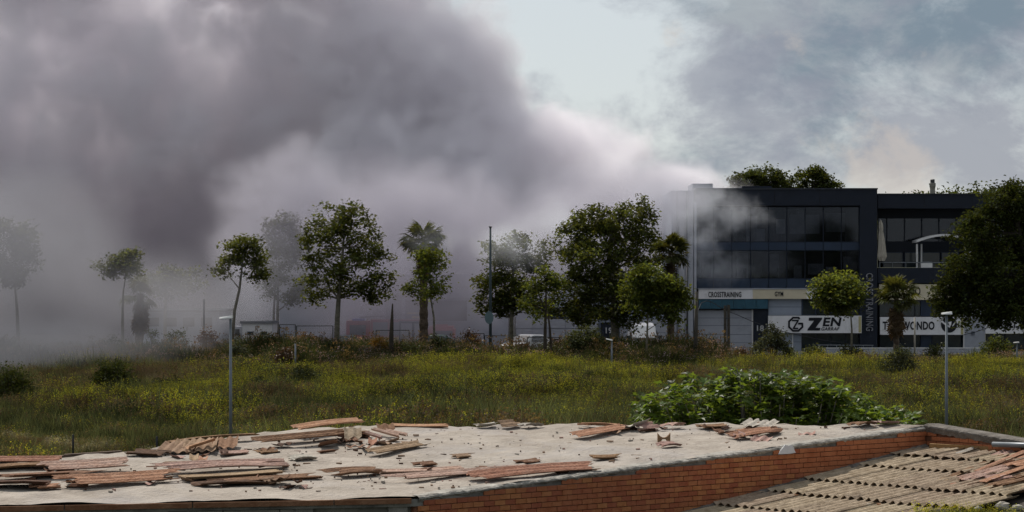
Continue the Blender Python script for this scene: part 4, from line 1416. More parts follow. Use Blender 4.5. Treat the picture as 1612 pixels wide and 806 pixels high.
def tuft(name, mat, seed, blades, h, spread, w, lean=.45, heads=None, headmat=None, nseg=3):
    """A clump of grass or a weed: thin bent blades, optionally with small flower or seed heads."""
    rnd = random.Random(seed)
    m = MB()
    for i in range(blades):
        a = rnd.uniform(0, 6.28)
        d = Vector((math.cos(a), math.sin(a), 0))
        o = Vector((rnd.uniform(-1, 1) * spread, rnd.uniform(-1, 1) * spread, -.05))
        H = h * rnd.uniform(.55, 1.1)
        l = lean * rnd.uniform(.2, 1.2) * H
        e = Vector((-d.y, d.x, 0)) * w * rnd.uniform(.7, 1.3)
        pts = []
        for k in range(nseg + 1):
            u = k / nseg
            pts.append((o + d * l * u * u + Vector((0, 0, H * (u - .18 * u * u))), (1 - u) ** .7))
        vs, fs = [], []
        for p, q in pts[:-1]:
            vs += [p - e * q, p + e * q]
        vs.append(pts[-1][0])
        for k in range(nseg - 1):
            fs.append((2 * k, 2 * k + 1, 2 * k + 3, 2 * k + 2))
        fs.append((2 * nseg - 2, 2 * nseg - 1, 2 * nseg))
        m.cur = 0
        m.add(vs, fs)
        if heads:
            m.cur = 1
            tip = pts[-1][0]
            nh, hs, hz = heads
            for k in range(nh):
                c = tip + Vector((rnd.gauss(0, .5) * hs * 3, rnd.gauss(0, .5) * hs * 3, -rnd.random() * hz))
                q = Vector((rnd.uniform(-1, 1), rnd.uniform(-1, 1), rnd.uniform(-1, 1))).normalized() * hs
                r = q.orthogonal().normalized() * hs * .8
                m.add([c - q, c - r, c + q, c + r], [(0, 1, 2, 3)])
    me = m.mesh(name, [mat] + ([headmat] if headmat else []))
    return bpy.data.objects.new(name, me)

def scatter(name, src, pts, seed, smin, smax, label=None):
    """Instances of the unlinked objects SRC on points (n,3): one stuff object per source."""
    rng = np.random.default_rng(seed)
    pick = rng.integers(0, len(src), len(pts))
    n = len(pts)
    me = bpy.data.meshes.new(name)
    me.vertices.add(n)
    me.vertices.foreach_set('co', np.asarray(pts, np.float32).ravel())
    a = me.attributes.new('spin', 'FLOAT_VECTOR', 'POINT')
    r = np.zeros((n, 3), np.float32)
    r[:, 2] = rng.uniform(0, 6.28, n)
    r[:, :2] = rng.normal(size=(n, 2)) * .08
    a.data.foreach_set('vector', r.ravel())
    a = me.attributes.new('size', 'FLOAT', 'POINT')
    pa = np.asarray(pts)
    a.data.foreach_set('value', (rng.uniform(smin, smax, n) * np.clip(1 + .42 * wob(pa[:, 0], pa[:, 1], .28, 2.0), .55, 1.75)).astype(np.float32))
    a = me.attributes.new('pick', 'INT', 'POINT')
    a.data.foreach_set('value', pick.astype(np.int32))
    ng = bpy.data.node_groups.new(name, 'GeometryNodeTree')
    ng.interface.new_socket('Geometry', in_out='INPUT', socket_type='NodeSocketGeometry')
    ng.interface.new_socket('Geometry', in_out='OUTPUT', socket_type='NodeSocketGeometry')
    N, L = ng.nodes, ng.links
    gi, go, j = N.new('NodeGroupInput'), N.new('NodeGroupOutput'), N.new('GeometryNodeJoinGeometry')

    def attr(nm, ty):
        q = N.new('GeometryNodeInputNamedAttribute')
        q.data_type = ty
        q.inputs['Name'].default_value = nm
        return q.outputs[0]
    for k, o in enumerate(src):
        oi = N.new('GeometryNodeObjectInfo')
        oi.inputs['Object'].default_value = o
        oi.inputs['As Instance'].default_value = True
        ip = N.new('GeometryNodeInstanceOnPoints')
        L.new(gi.outputs[0], ip.inputs['Points'])
        cm = N.new('FunctionNodeCompare')
        cm.data_type, cm.operation = 'INT', 'EQUAL'
        L.new(attr('pick', 'INT'), cm.inputs[2])
        cm.inputs[3].default_value = k
        L.new(cm.outputs[0], ip.inputs['Selection'])
        L.new(oi.outputs['Geometry'], ip.inputs['Instance'])
        L.new(attr('spin', 'FLOAT_VECTOR'), ip.inputs['Rotation'])
        L.new(attr('size', 'FLOAT'), ip.inputs['Scale'])
        L.new(ip.outputs[0], j.inputs[0])
    L.new(j.outputs[0], go.inputs[0])
    o = link(name, me, kind='stuff')
    o.modifiers.new('scatter', 'NODES').node_group = ng
    return o

GRASS = leafmat('meadow_grass', (.105, .112, .048), .35, .0, inst=True, var=.5, tcol=(1.4, 1.3, .9))
GRASS_DK = leafmat('dark_grass', (.042, .050, .024), .3, .0, inst=True, var=.4, tcol=(1.3, 1.25, .9))
STRAW = leafmat('dry_grass', (.135, .108, .070), .3, .0, inst=True, var=.45, tcol=(1.3, 1.15, .9))
STRAWH = leafmat('seed_head', (.12, .085, .055), .3, .01, inst=True, var=.4)
WEED = leafmat('weed_stem', (.070, .078, .026), .3, .0, inst=True, var=.4, tcol=(1.4, 1.3, .9))
YEL = leafmat('yellow_petal', (.30, .30, .045), .35, .0, inst=True, var=.3)
RUSTW = leafmat('rust_weed', (.060, .040, .026), .25, .0, inst=True, var=.5, tcol=(1.3, 1.1, .9))
PALEW = leafmat('pale_thistle', (.21, .20, .16), .3, .02, inst=True, var=.3)
MAUVE = leafmat('mauve_petal', (.22, .16, .19), .3, .02, inst=True, var=.3)

rngm = np.random.default_rng(5)

def field_points(n, y0, y1, dens, xm=1.32):
    """Random points over the meadow; dens(px, py) in 0..1 is how thick the plant grows there."""
    out = []
    got = 0
    while got < n:
        q = 1.0 / rngm.uniform(1 / y1, 1 / y0, n * 2) if True else None
        u = rngm.uniform(-xm, xm, n * 2)
        x = u * 806 / F * q
        z = height(x, q)
        px = CX + x / q * F
        py = YH + (CAMZ - z) / q * F
        k = rngm.random(n * 2) < dens(px, py, x, q)
        out.append(np.stack([x[k], q[k], z[k]], 1))
        got += int(k.sum())
    return np.concatenate(out)[:n]

def bumps(px, py, lst):
    v = np.zeros_like(px)
    for (x, y, rx, ry, a) in lst:
        v = np.maximum(v, a * np.exp(-((px - x) / rx) ** 2 - ((py - y) / ry) ** 2))
    return v

MUSTARD = [(690, 590, 60, 14, 1), (850, 588, 110, 16, 1), (960, 585, 60, 12, .8), (760, 612, 90, 20, .7), (540, 625, 50, 18, .8), (490, 598, 70, 10, .8), (240, 645, 60, 12, 1), (300, 632, 60, 14, .9),
           (380, 610, 50, 14, .6), (640, 640, 40, 20, .4), (1150, 580, 120, 14, .7), (1290, 575, 90, 14, .8), (1345, 595, 40, 16, .6), (1560, 580, 80, 18, .9), (1540, 600, 70, 20, .7), (1450, 600, 50, 12, .5),
           (120, 650, 50, 16, .4), (440, 575, 60, 8, .5), (1000, 610, 60, 20, .5), (320, 670, 60, 12, .5), (900, 640, 100, 20, .35), (1480, 640, 120, 20, .3)]
DRYP = [(600, 600, 70, 12, 1), (720, 580, 40, 10, .8), (200, 605, 100, 10, .9), (830, 640, 60, 20, .6), (1440, 625, 60, 16, .8), (520, 585, 60, 8, .8), (330, 596, 60, 8, .9), (1580, 640, 60, 20, .7), (80, 620, 80, 10, .7), (420, 640, 70, 10, .6), (1120, 600, 60, 14, .5)]
DARKP = [(660, 640, 90, 16, 1), (480, 600, 50, 14, .8), (420, 660, 80, 14, .9), (740, 625, 90, 12, .7), (560, 660, 80, 12, .7), (1550, 620, 100, 14, .6), (60, 670, 80, 14, .7), (900, 620, 60, 12, .6), (1420, 650, 100, 14, .5), (180, 680, 120, 12, .6)]

def earth(px, py):
    return 1 - np.exp(-((px - 1468) / 22) ** 2 - ((py - 579) / 4.5) ** 2) * 1.2

def d_grass(px, py, x, y):
    return np.clip(.62 + .25 * wob(x, y, .35) - .3 * bumps(px, py, DRYP), .1, 1) * earth(px, py)

def d_dry(px, py, x, y):
    return np.clip(.12 + .16 * wob(x, y, .42, 2) + .9 * bumps(px, py, DRYP), .02, 1)

def d_must(px, py, x, y):
    return np.clip(.012 + .03 * wob(x, y, .5, 1) + 1.0 * bumps(px, py, MUSTARD) * (.65 + .35 * wob(x, y, .9, 4)), .0, 1) * earth(px, py)

def d_dark(px, py, x, y):
    return np.clip(.05 + .9 * bumps(px, py, DARKP) + .12 * wob(x, y, .6, 7), 0, 1)

grass_src = [tuft('grass_tuft', GRASS, 10 + s, 20, .50 + .06 * s, .22, .011) for s in range(3)]
tall_src = [tuft('tall_tuft', GRASS, 15, 16, .95, .3, .012, .5)]
dark_src = [tuft('dark_tuft', GRASS_DK, 20 + s, 22, .62, .24, .016, .5) for s in range(2)]
dry_src = [tuft('dry_tuft', STRAW, 30 + s, 14, .72, .22, .007, .35, (3, .022, .16), STRAWH) for s in range(2)]
must_src = [tuft('mustard', WEED, 40 + s, 11, .82, .24, .010, .4, (7, .017, .30), YEL) for s in range(3)]
scatter('meadow_grass', grass_src + tall_src, field_points(70000, 64, 150, d_grass), 1, .7, 1.3)
scatter('dark_grass', dark_src, field_points(23500, 64, 148, d_dark), 2, .7, 1.4)
scatter('dry_grass', dry_src, field_points(23500, 64, 150, d_dry), 3, .7, 1.25)
scatter('mustard_flowers', must_src, field_points(16000, 66, 149, d_must), 4, .65, 1.25)

def bank_points(n, y0, y1, x0, x1, f=None):
    y = rngm.uniform(y0, y1, n)
    x = rngm.uniform((x0 - CX) / F, (x1 - CX) / F, n) * y
    if f is not None:
        k = rngm.random(n) < f(x, y)
        x, y = x[k], y[k]
    return np.stack([x, y, height(x, y)], 1)

und = [tuft('bank_weed', (GRASS_DK, GRASS_DK, WEED)[s], 50 + s, 26, 1.05, .35, .022, .55) for s in range(3)]
und2 = [tuft('bank_stalk', RUSTW, 60, 12, 1.25, .3, .010, .3, (4, .035, .4), STRAWH), tuft('bank_flower', GRASS_DK, 61, 14, .9, .3, .014, .5, (4, .03, .2), MAUVE), tuft('bank_straw', STRAW, 62, 16, 1.15, .3, .009, .4)]
scatter('undergrowth', und, bank_points(7000, 145.0, 157.5, -60, 1130, lambda x, y: np.clip(.75 + .3 * wob(x, y, .6, 3), .15, 1)), 6, .7, 1.35)
scatter('tall_weeds', und2, bank_points(4200, 144.5, 158, -60, 1140, lambda x, y: np.clip(.55 + .35 * wob(x, y, .8, 5), .08, 1)), 7, .7, 1.35)
scatter('verge_weeds', und + und2, bank_points(1500, 150, 160, 1130, 1700, lambda x, y: np.clip(.5 + .4 * wob(x, y, .7, 9), .1, 1)), 8, .4, .8)
thi = [tuft('thistle', PALEW, 70 + s, 10, 1.0, .2, .009, .3, (6, .03, .5), PALEW) for s in range(2)]
scatter('pale_thistles', thi, np.array([(x, y, float(height(x, y))) for x, y in [(((px + random.Random(k * 7 + px).gauss(0, 12)) - CX) / F * yy, yy) for k in range(26) for px, yy in ((35, 74), (92, 72.5), (140, 71), (165, 71.5), (235, 70.5), (10, 75))]]), 9, .6, 1.25)

# two thin dark stakes at the near edge of the meadow
for lab, x, yt, Y in (('thin black stake in the pale thistles left of the heap of sheets', 115, 684, 68), ('short black stake just behind the heap of leaning sheets', 247, 687, 67)):
    pole('stake', lab, 'stake', [(x, 730), (x, 705), (x, yt)], Y, .03, M_INK, 6, group='stakes at the meadow edge')

# far hill with its tower ----------------------------------------------
def far_hill():
    xs = np.linspace(-60, 260, 60)
    ys = np.linspace(360, 620, 30)
    X, Yg = np.meshgrid(xs, ys)
    Z = 22.6 * np.exp(-((X - 88) / 52) ** 2 - ((Yg - 470) / 70) ** 2) - .5
    v = np.stack([X, Yg, Z], -1).reshape(-1, 3)
    n = len(xs)
    i, j = np.meshgrid(np.arange(len(ys) - 1), np.arange(n - 1), indexing='ij')
    a = (i * n + j).ravel()
    me = npmesh('hill', v, np.stack([a, a + 1, a + n + 1, a + n], -1), pm('hill_ground', (.04, .045, .02), .95, .4, .05))
    link('hill', me, kind='structure')
    rng = np.random.default_rng(3)
    q = 5200
    x = rng.uniform(20, 180, q)
    y = rng.uniform(425, 500, q)
    z = 22.6 * np.exp(-((x - 88) / 52) ** 2 - ((y - 470) / 70) ** 2) - .5
    hgt2 = 1.4 + 1.6 * np.clip(wob(x, y, .13, 1), -.6, 1.2)
    c = np.stack([x, y, z + rng.uniform(.1, 1, q) * hgt2], 1)
    cc = np.repeat(c, 7, 0) + rng.normal(size=(q * 7, 3)) * .6
    v, f = leaf_arrays(cc, .75, rng, .5)
    link('hill_forest', npmesh('hill_forest', v, f, LEAF_C), kind='stuff')
    Y = 455
    b = P(1468, 320, Y)
    t = thing('tower', 'pale stone tower with a wider dark top on the wooded hill', 'tower', b)
    m = MB()
    m.tube([b, P(1468, 297, Y), P(1468, 293, Y), P(1468, 288.5, Y), P(1468, 288, Y)], [.55, .5, .62, .62, .45], 10)
    m.build('shaft', pm('tower_stone', (.26, .25, .22), .8, .15, .5), t)
    MB().tube([P(1468, 288, Y), P(1468, 283, Y)], [.42, .42], 8).build('lantern', M_STEELD, t)
    MB().tube([P(1468, 283.2, Y), P(1468, 282, Y)], [.52, .3], 8).build('cap', M_STEELD, t)

far_hill()

# ------------------------------------------------------------------ the near roof
ZR, KR = 1.29, .083                        # roof height at Y = 42 and its slope

def R(px, py, lift=0.0):
    """The point of the near roof seen at a photo pixel."""
    Y = (CAMZ - ZR - lift + 42 * KR) / (KR + (py - YH) / F)
    return Vector(((px - CX) / F * Y, Y, ZR + lift + KR * (Y - 42)))

A0, A1, CC = R(-130, 797.5), R(657, 782), R(1458, 672)
UW = Vector((CC.x - A1.x, CC.y - A1.y, 0))
WLEN = UW.length
UW.normalize()                              # along the brick wall, away from the camera
VW = Vector((UW.y, -UW.x, 0))               # out of the brick wall, to the right
M_SCREED = pm('roof_screed', (.26, .225, .19), .92, .2, 1.3, .1, col2=(.42, .375, .325), bump=1.0, bscale=11, detail=10, stain=[((.16, .13, .11), .8, .56, .72, .75), ((.09, .07, .06), 5.0, .60, .72, .8), ((.33, .31, .30), .35, .5, .65, .6)])
M_MORTAR = pm('old_mortar', (.20, .185, .165), .95, .3, 5, .1, col2=(.44, .42, .38), bump=.9, bscale=14)
M_BRICK = pm('orange_brick', (.34, .115, .052), .88, .3, 7, .1, obj_random=.15, col2=(.43, .17, .085), bump=.3, bscale=40)
M_BRICKJ = pm('brick_joint', (.26, .12, .075), .95, .3, 6, .1, bump=.4)
M_CONC = pm('stained_concrete', (.05, .05, .047), .9, .3, .9, .15, col2=(.34, .33, .30), bump=.4, bscale=10)
M_FASCIA = pm('rusty_fascia', (.16, .07, .035), .85, .35, 3, .15, col2=(.27, .15, .09), bump=.4)

def near_house():
    c = (A0 + A1) / 2
    t = thing('brick_house', 'low house with a bare pale flat roof and an orange brick side wall', 'house', (c.x, c.y, -2.4))
    outline = [A0, A1, CC, R(1395, 668.3), R(1180, 668), R(980, 668.4), R(830, 669.2), R(700, 670), R(590, 671), R(505, 672.2), R(462, 675.5), R(430, 679), R(330, 693), R(262, 703), R(200, 712), R(110, 720), R(0, 727), R(-130, 732)]
    m = MB()
    n = len(outline)
    # roof deck with a worn, slightly uneven surface: rows of quads between front and back edges
    rnd = random.Random(3)
    cols, rows = 90, 26
    back = []
    bx = [(p.x, p.y) for p in outline[2:]][::-1]
    bxs = np.array([q[0] for q in bx])
    bys = np.array([q[1] for q in bx])
    x0, x1 = A0.x, CC.x
    vs, fs = [], []
    for i in range(cols + 1):
        x = x0 + (x1 - x0) * i / cols
        if x <= A1.x:
            yf = A0.y + (A1.y - A0.y) * (x - A0.x) / (A1.x - A0.x)
        else:
            yf = A1.y + (CC.y - A1.y) * (x - A1.x) / (CC.x - A1.x)
        yb = float(np.interp(x, bxs, bys))
        yb = max(yb, yf + .02)
        for j in range(rows + 1):
            y = yf + (yb - yf) * j / rows
            dz = .018 * math.sin(x * 1.7 + y * 2.3) + .012 * math.sin(x * 4.1 - y * 3.1) + rnd.uniform(-.006, .006)
            if j == rows:
                dz += .03 * (math.sin(x * 2.9) * math.sin(x * 7.3))
            vs.append((x, y, ZR + KR * (y - 42) + dz))
    for i in range(cols):
        for j in range(rows):
            a = i * (rows + 1) + j
            fs.append((a, a + rows + 1, a + rows + 2, a + 1))
    m.add(vs, fs)
    m.build('roof', M_SCREED, t)
    m = MB()
    m.prism([Vector((p.x, p.y, p.z - .05)) for p in outline], (0, 0, -.12))
    m.build('roof_slab', M_CONC, t)
    m = MB()                                     # far slope and rear walls
    rear = [Vector((p.x + .3, p.y + 6, p.z - 1.3)) for p in outline[2:10]]
    front = [Vector((p.x, p.y + .01, p.z - .04)) for p in outline[2:10]]
    k = len(rear)
    m.add(front + rear, [(i, i + 1, k + i + 1, k + i) for i in range(k - 1)])
    m.build('rear_slope', M_SCREED, t)
    # left end ragged board along the edge
    m = MB()
    pts = [R(-130, 731), R(0, 726), R(100, 719.5), R(190, 712)]
    for a, b in zip(pts, pts[1:]):
        m.hexa([a + Vector((0, -.02, -.1)), b + Vector((0, -.02, -.1)), b + Vector((0, .18, -.1)), a + Vector((0, .18, -.1)), a + Vector((0, 0, .05)), b + Vector((0, 0, .03)), b + Vector((0, .16, .03)), a + Vector((0, .16, .05))])
    m.build('edge_board', pm('old_board', (.11, .075, .055), .9, .3, 5), t)
    # front wall, under the eaves
    d = (A1 - A0).normalized()
    nrm = Vector((d.y, -d.x, 0))

    def strip(a, b, out, z0, z1, th=.12, mbx=None):
        """Box along the front edge from distance a to b."""
        mb2 = mbx or MB()
        p, q = A0 + d * a, A0 + d * b
        i0 = nrm * out
        i1 = nrm * (out - th)
        return mb2.hexa([p + i0 + Vector((0, 0, z0)), q + i0 + Vector((0, 0, z0)), q + i1 + Vector((0, 0, z0)), p + i1 + Vector((0, 0, z0)),
                         p + i0 + Vector((0, 0, z1)), q + i0 + Vector((0, 0, z1)), q + i1 + Vector((0, 0, z1)), p + i1 + Vector((0, 0, z1))])
    FL = (A1 - A0).length
    strip(0, FL - .05, -.16, -3.7, -.17, .2).build('front_wall', M_CONC, t)
    x = 0
    while x < FL - .3:
        L = min(rnd.uniform(2.2, 3.2), FL - .1 - x)
        strip(x + .01, x + L - .01, .06, -.115, -.025, .14).build('fascia_board', M_FASCIA, t)
        x += L
    strip(0, FL, -.02, -.17, -.118, .16).build('eaves_beam', M_MORTAR, t)
    for px, w in ((250, .30), (70, .26), (480, .3), (630, .34)):
        q = R(px, 790) - A0
        s = q.dot(d)
        strip(s - w / 2, s + w / 2, -.06, -3.7, -.172, .12).build('pilaster', M_CONC if px > 300 else pm('pale_plaster', (.36, .35, .33), .9, .2, 2), t)
    for a, b in ((268, 350), (352, 440), (442, 472)):
        s0, s1 = (R(a, 790) - A0).dot(d), (R(b, 788) - A0).dot(d)
        strip(s0, s1, -.12, -3.7, -.19, .05).build('render_panel', MATS['pale_plaster'], t)
    # brick side wall with real bricks
    w = MB()
    top = lambda s: A1.z + (CC.z - A1.z) * s / WLEN

    def wall_pt(s, o, z):
        p = A1 + UW * s + VW * o
        return Vector((p.x, p.y, z))
    w.hexa([wall_pt(0, -.02, -2.4), wall_pt(0, -.3, -2.4), wall_pt(WLEN, -.3, -2.4), wall_pt(WLEN, -.02, -2.4),
            wall_pt(0, -.02, top(0) - .07), wall_pt(0, -.3, top(0) - .07), wall_pt(WLEN, -.3, top(WLEN) - .07), wall_pt(WLEN, -.02, top(WLEN) - .07)])
    wo = w.build('side_wall', M_BRICKJ, t)
    # far wall turning right, its top raked down
    EL = 4.2
    top2 = lambda s: CC.z - .012 - .085 * s

    def wall2(s, o, z):
        p = CC + VW * s + UW * o
        return Vector((p.x, p.y, z))
    w = MB()
    w.hexa([wall2(-.3, .02, -2.4), wall2(EL, .02, -2.4), wall2(EL, .3, -2.4), wall2(-.3, .3, -2.4),
            wall2(-.3, .02, top2(0) - .07), wall2(EL, .02, top2(EL) - .07), wall2(EL, .3, top2(EL) - .07), wall2(-.3, .3, top2(0) - .07)])
    w2 = w.build('far_wall', M_BRICKJ, t)
    bm_ = MB().box(-.12, .12, -.03, 0, -.043, .043).mesh('brick', M_BRICK)
    cand = []
    rb = random.Random(9)
    for r in range(60):
        z = -.75 + r * .1
        s = -.125 * (r % 2)
        while s < WLEN:
            if .12 < s < WLEN - .05 and z + .05 < top(s) - .035 and z > lower_z(s) - .25:
                cand.append((0, s, z))
            s += .25
        s = -.2 - .125 * (r % 2)
        while s < EL:
            if s > .1 and z + .05 < top2(s) - .06 and z > 1.45:
                cand.append((1, s, z))
            s += .25

    def place(q):
        k, s, z = q
        off = rb.uniform(-.006, .006)
        if k == 0:
            p = wall_pt(s, 0, z)
            ang = math.atan2(UW.y, UW.x)
            nv = VW
        else:
            p = wall2(s, 0, z)
            ang = math.atan2(VW.y, VW.x)
            nv = -UW
        return Matrix.Translation(p + nv * off) @ Matrix.Rotation(ang, 4, 'Z') @ Matrix.Rotation(rb.uniform(-.008, .008), 4, 'Y')

    def seen(q):
        p = place(q).translation
        px = CX + p.x / p.y * F
        py = YH + (CAMZ - p.z) / p.y * F
        return (0 if -20 < px < 1630 and py < 812 else 100) + p.y
    cand.sort(key=seen)
    # the 300 nearest in view as parts, the rest as one
    rest = ([], [])
    for i, q in enumerate(cand):
        if i < 300:
            o = bpy.data.objects.new('brick', bm_)
            COL.objects.link(o)
            o.parent = wo if q[0] == 0 else w2
            o.matrix_local = Matrix.Translation(-ORIG[t.name]) @ place(q)
        else:
            rest[q[0]].append(q)
    bmat = pm('orange_brick_rest', (.32, .105, .048), .85, .35, 2.6, .1, col2=(.45, .175, .085), bump=.3, bscale=40)
    for k, par in ((0, wo), (1, w2)):
        vs, fs = [], []
        for q in rest[k]:
            M = place(q)
            n0 = len(vs)
            vs += [M @ v.co for v in bm_.vertices]
            fs += [tuple(i + n0 for i in p.vertices) for p in bm_.polygons]
        if vs:
            MB().add(vs, fs).build('brickwork', bmat, par, kind='stuff')
    # rough mortar capping along both walls
    def capping(fn, topf, L, N, seed, w0=.04, drop=.07):
        rc = random.Random(seed)
        vs, fs = [], []
        for i in range(N + 1):
            s = L * i / N
            a, b2 = rc.uniform(-.015, .018), rc.uniform(-.018, .018)
            z = topf(s)
            prof = [(-.42, .008), (-.1, .02 + a * .3), (.0, .012 + a * .6), (w0 + b2, -.015 + a * .6), (w0 + b2 + .006, -.04), (w0 - .03 + b2, -drop - rc.uniform(-.015, .03)), (-.02, -drop - .01)]
            vs += [fn(s, o, z + dz) for o, dz in prof]
        n = 7
        for i in range(N):
            for k in range(n - 1):
                fs.append((i * n + k, (i + 1) * n + k, (i + 1) * n + k + 1, i * n + k + 1))
        return MB().add(vs, fs)
    capping(wall_pt, top, WLEN, 150, 5).build('capping', M_MORTAR, t)
    capping(lambda s, o, z: wall2(s, -o, z), lambda s: top2(s) + .06, EL, 50, 6, .07, .14).build('capping', pm('dark_mortar', (.09, .08, .07), .95, .3, 3, .1, col2=(.22, .20, .18), bump=.9, bscale=14), t)
    return t

# lower corrugated roof in the angle of the two walls -------------------
LZ0, LK = 1.63, .143                       # height at the far wall, fall per metre towards the camera

def lower_z(s):
    """Height of the lower roof where it meets the wall, s metres from the near corner."""
    return LZ0 - LK * (WLEN - s)

def LP(s, o, lift=0.0):
    """Point of the lower roof: s metres back from the far wall, o metres out from the side wall."""
    p = CC - UW * s + VW * o
    return Vector((p.x, p.y, LZ0 - LK * s + lift))

def LR(px, py, lift=0.0):
    """The point of the lower roof seen at a photo pixel."""
    q, e = (px - CX) / F, (py - YH) / F
    # CAMZ - e Y = LZ0 + lift + LK * ((qY - Cx) ux + (Y - Cy) uy)
    k = LK * (q * UW.x + UW.y)
    Y = (CAMZ - LZ0 - lift + LK * (CC.x * UW.x + CC.y * UW.y)) / (k + e)
    return Vector((q * Y, Y, CAMZ - e * Y))

near_house()

# corrugated sheets ------------------------------------------------------
PITCH = .177

def sheet_mesh(name, mat, waves, L, seed, amp=.026, th=.008, jag0=0.0, jag1=0.0, segs=3, curl=0.0, pitch=PITCH):
    """Corrugated sheet: x across, y from 0 to L, ridges along y; ragged broken ends."""
    rnd = random.Random(seed)
    nc = waves * 6
    wd = waves * pitch
    j0, j1 = [], []
    a = b = 0.0
    for i in range(nc + 1):
        a = max(0, min(1, a + rnd.uniform(-.45, .45)))
        b = max(0, min(1, b + rnd.uniform(-.45, .45)))
        j0.append(a * jag0)
        j1.append(L - b * jag1)
    vs, fs = [], []
    for side in (0, 1):
        for i in range(nc + 1):
            for k in range(segs + 1):
                y = j0[i] + (j1[i] - j0[i]) * k / segs
                z = amp * math.cos(2 * math.pi * i / 6) - side * th + curl * math.sin(math.pi * k / segs)
                vs.append((-wd / 2 + wd * i / nc, y, z))
    n = segs + 1
    o = (nc + 1) * n
    for i in range(nc):
        for k in range(segs):
            q = (i * n + k, (i + 1) * n + k, (i + 1) * n + k + 1, i * n + k + 1)
            fs.append(q)
            fs.append(tuple(v + o for v in q[::-1]))
        fs.append((i * n, o + i * n, o + (i + 1) * n, (i + 1) * n))
        e = segs
        fs.append((i * n + e, (i + 1) * n + e, o + (i + 1) * n + e, o + i * n + e))
    for k in range(segs):
        fs.append((k, k + 1, o + k + 1, o + k))
        e = nc * n
        fs.append((e + k, o + e + k, o + e + k + 1, e + k + 1))
    me = MB().add(vs, fs).mesh(name, mat)
    me.polygons.foreach_set('use_smooth', [True] * len(me.polygons))
    me.set_sharp_from_angle(angle=math.radians(50))
    return me

def tile_mat(name, col, col2, obj=.15):
    return pm(name, col, .85, .3, 4.5, .1, col2=col2, bump=.5, bscale=25, obj_random=obj, detail=8, stain=[((.10, .075, .06), 1.7, .55, .72, .75), ((.42, .37, .33), 6.0, .62, .74, .5)])

T_ORANGE = tile_mat('new_orange_sheet', (.35, .175, .105), (.49, .29, .195))
T_PINK = tile_mat('pink_sheet', (.37, .225, .175), (.49, .35, .295))
T_BROWN = tile_mat('brown_sheet', (.14, .075, .045), (.30, .18, .11))
T_TAN = tile_mat('tan_sheet', (.24, .16, .10), (.38, .27, .18))
T_GREY = tile_mat('lichen_sheet', (.22, .165, .11), (.41, .33, .24), .10)
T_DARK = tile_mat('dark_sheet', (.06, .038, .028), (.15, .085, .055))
T_WHITE = tile_mat('bleached_sheet', (.36, .33, .28), (.50, .46, .40))

def lower_roof():
    t = thing('corrugated_roof', 'lower lean-to roof of overlapping lichen grey corrugated sheets against the brick wall', 'roof', LP(3, 2) - Vector((0, 0, 2.5)))
    q = lambda px: (CC.x - (px - CX) / F * CC.y) / (UW.x - (px - CX) / F * UW.y)
    edges = [.28] + [q(x) for x in (1398, 1342, 1262, 1196, 1120)]
    edges.append(edges[-1] + 1.0)
    rnd = random.Random(11)
    slope = math.atan(LK)
    for r in range(len(edges) - 1):
        s0, s1 = edges[r], edges[r + 1]
        L = (s1 - s0) + .18
        o = .06 + (.12 if r % 2 else 0)
        k = 0
        while o < 5.2:
            waves = 5
            w = waves * .21
            skip = r == 0 and k > 3
            if not skip:
                me = sheet_mesh('roof_sheet', T_GREY, waves, L, 100 + r * 10 + k, jag0=.05 if r else .22, jag1=0.02, amp=.030, pitch=.21)
                ob = bpy.data.objects.new('roof_sheet', me)
                COL.objects.link(ob)
                ob.parent = t
                lift = .055 + rnd.uniform(-.006, .01)
                p = LP(s1 + rnd.uniform(-.03, .03), o + w / 2, lift + .06)
                p2 = LP(s0 - .15, o + w / 2, lift)
                y = (p2 - p).normalized()
                x = (VW - y * VW.dot(y)).normalized()
                x = (x + Vector((0, 0, rnd.uniform(-.012, .012)))).normalized()
                z = x.cross(y).normalized()
                x = y.cross(z)
                M = Matrix((x, y, z)).transposed().to_4x4()
                ob.matrix_local = Matrix.Translation(p - ORIG[t.name]) @ M
            o += w - .012
            k += 1
    # deck and walls beneath the sheets
    m = MB()
    a = [LP(.02, .02, -.06), LP(.02, 6, -.06), LP(9.0, 6, -.06), LP(9.0, .02, -.06)]
    m.prism(a, (0, 0, -.1))
    m.build('roof_deck', pm('dark_timber', (.05, .04, .033), .9, .3, 4), t)
    m = MB()
    b = [LP(.3, .3, -.17), LP(.3, 5.8, -.17), LP(8.8, 5.8, -.17), LP(8.8, .3, -.17)]
    m.add(b + [Vector((v.x, v.y, -2.4)) for v in b], [(0, 4, 5, 1), (1, 5, 6, 2), (2, 6, 7, 3), (3, 7, 4, 0)])
    m.build('wall', M_CONC, t)
    # dark mortar flashing against the side wall
    rc = random.Random(4)
    vs, fs = [], []
    N = 90
    for i in range(N + 1):
        s = .05 + 8.6 * i / N
        for o_, dz in ((.0, .13 + rc.uniform(-.02, .02)), (.035 + rc.uniform(-.01, .01), .11), (.09 + rc.uniform(-.02, .02), .075), (.15 + rc.uniform(-.03, .03), .03)):
            vs.append(LP(s, o_ + .004, dz))
    for i in range(N):
        for k in range(3):
            fs.append((i * 4 + k, (i + 1) * 4 + k, (i + 1) * 4 + k + 1, i * 4 + k + 1))
    MB().add(vs, fs).build('flashing', MATS['dark_mortar'], t)

lower_roof()

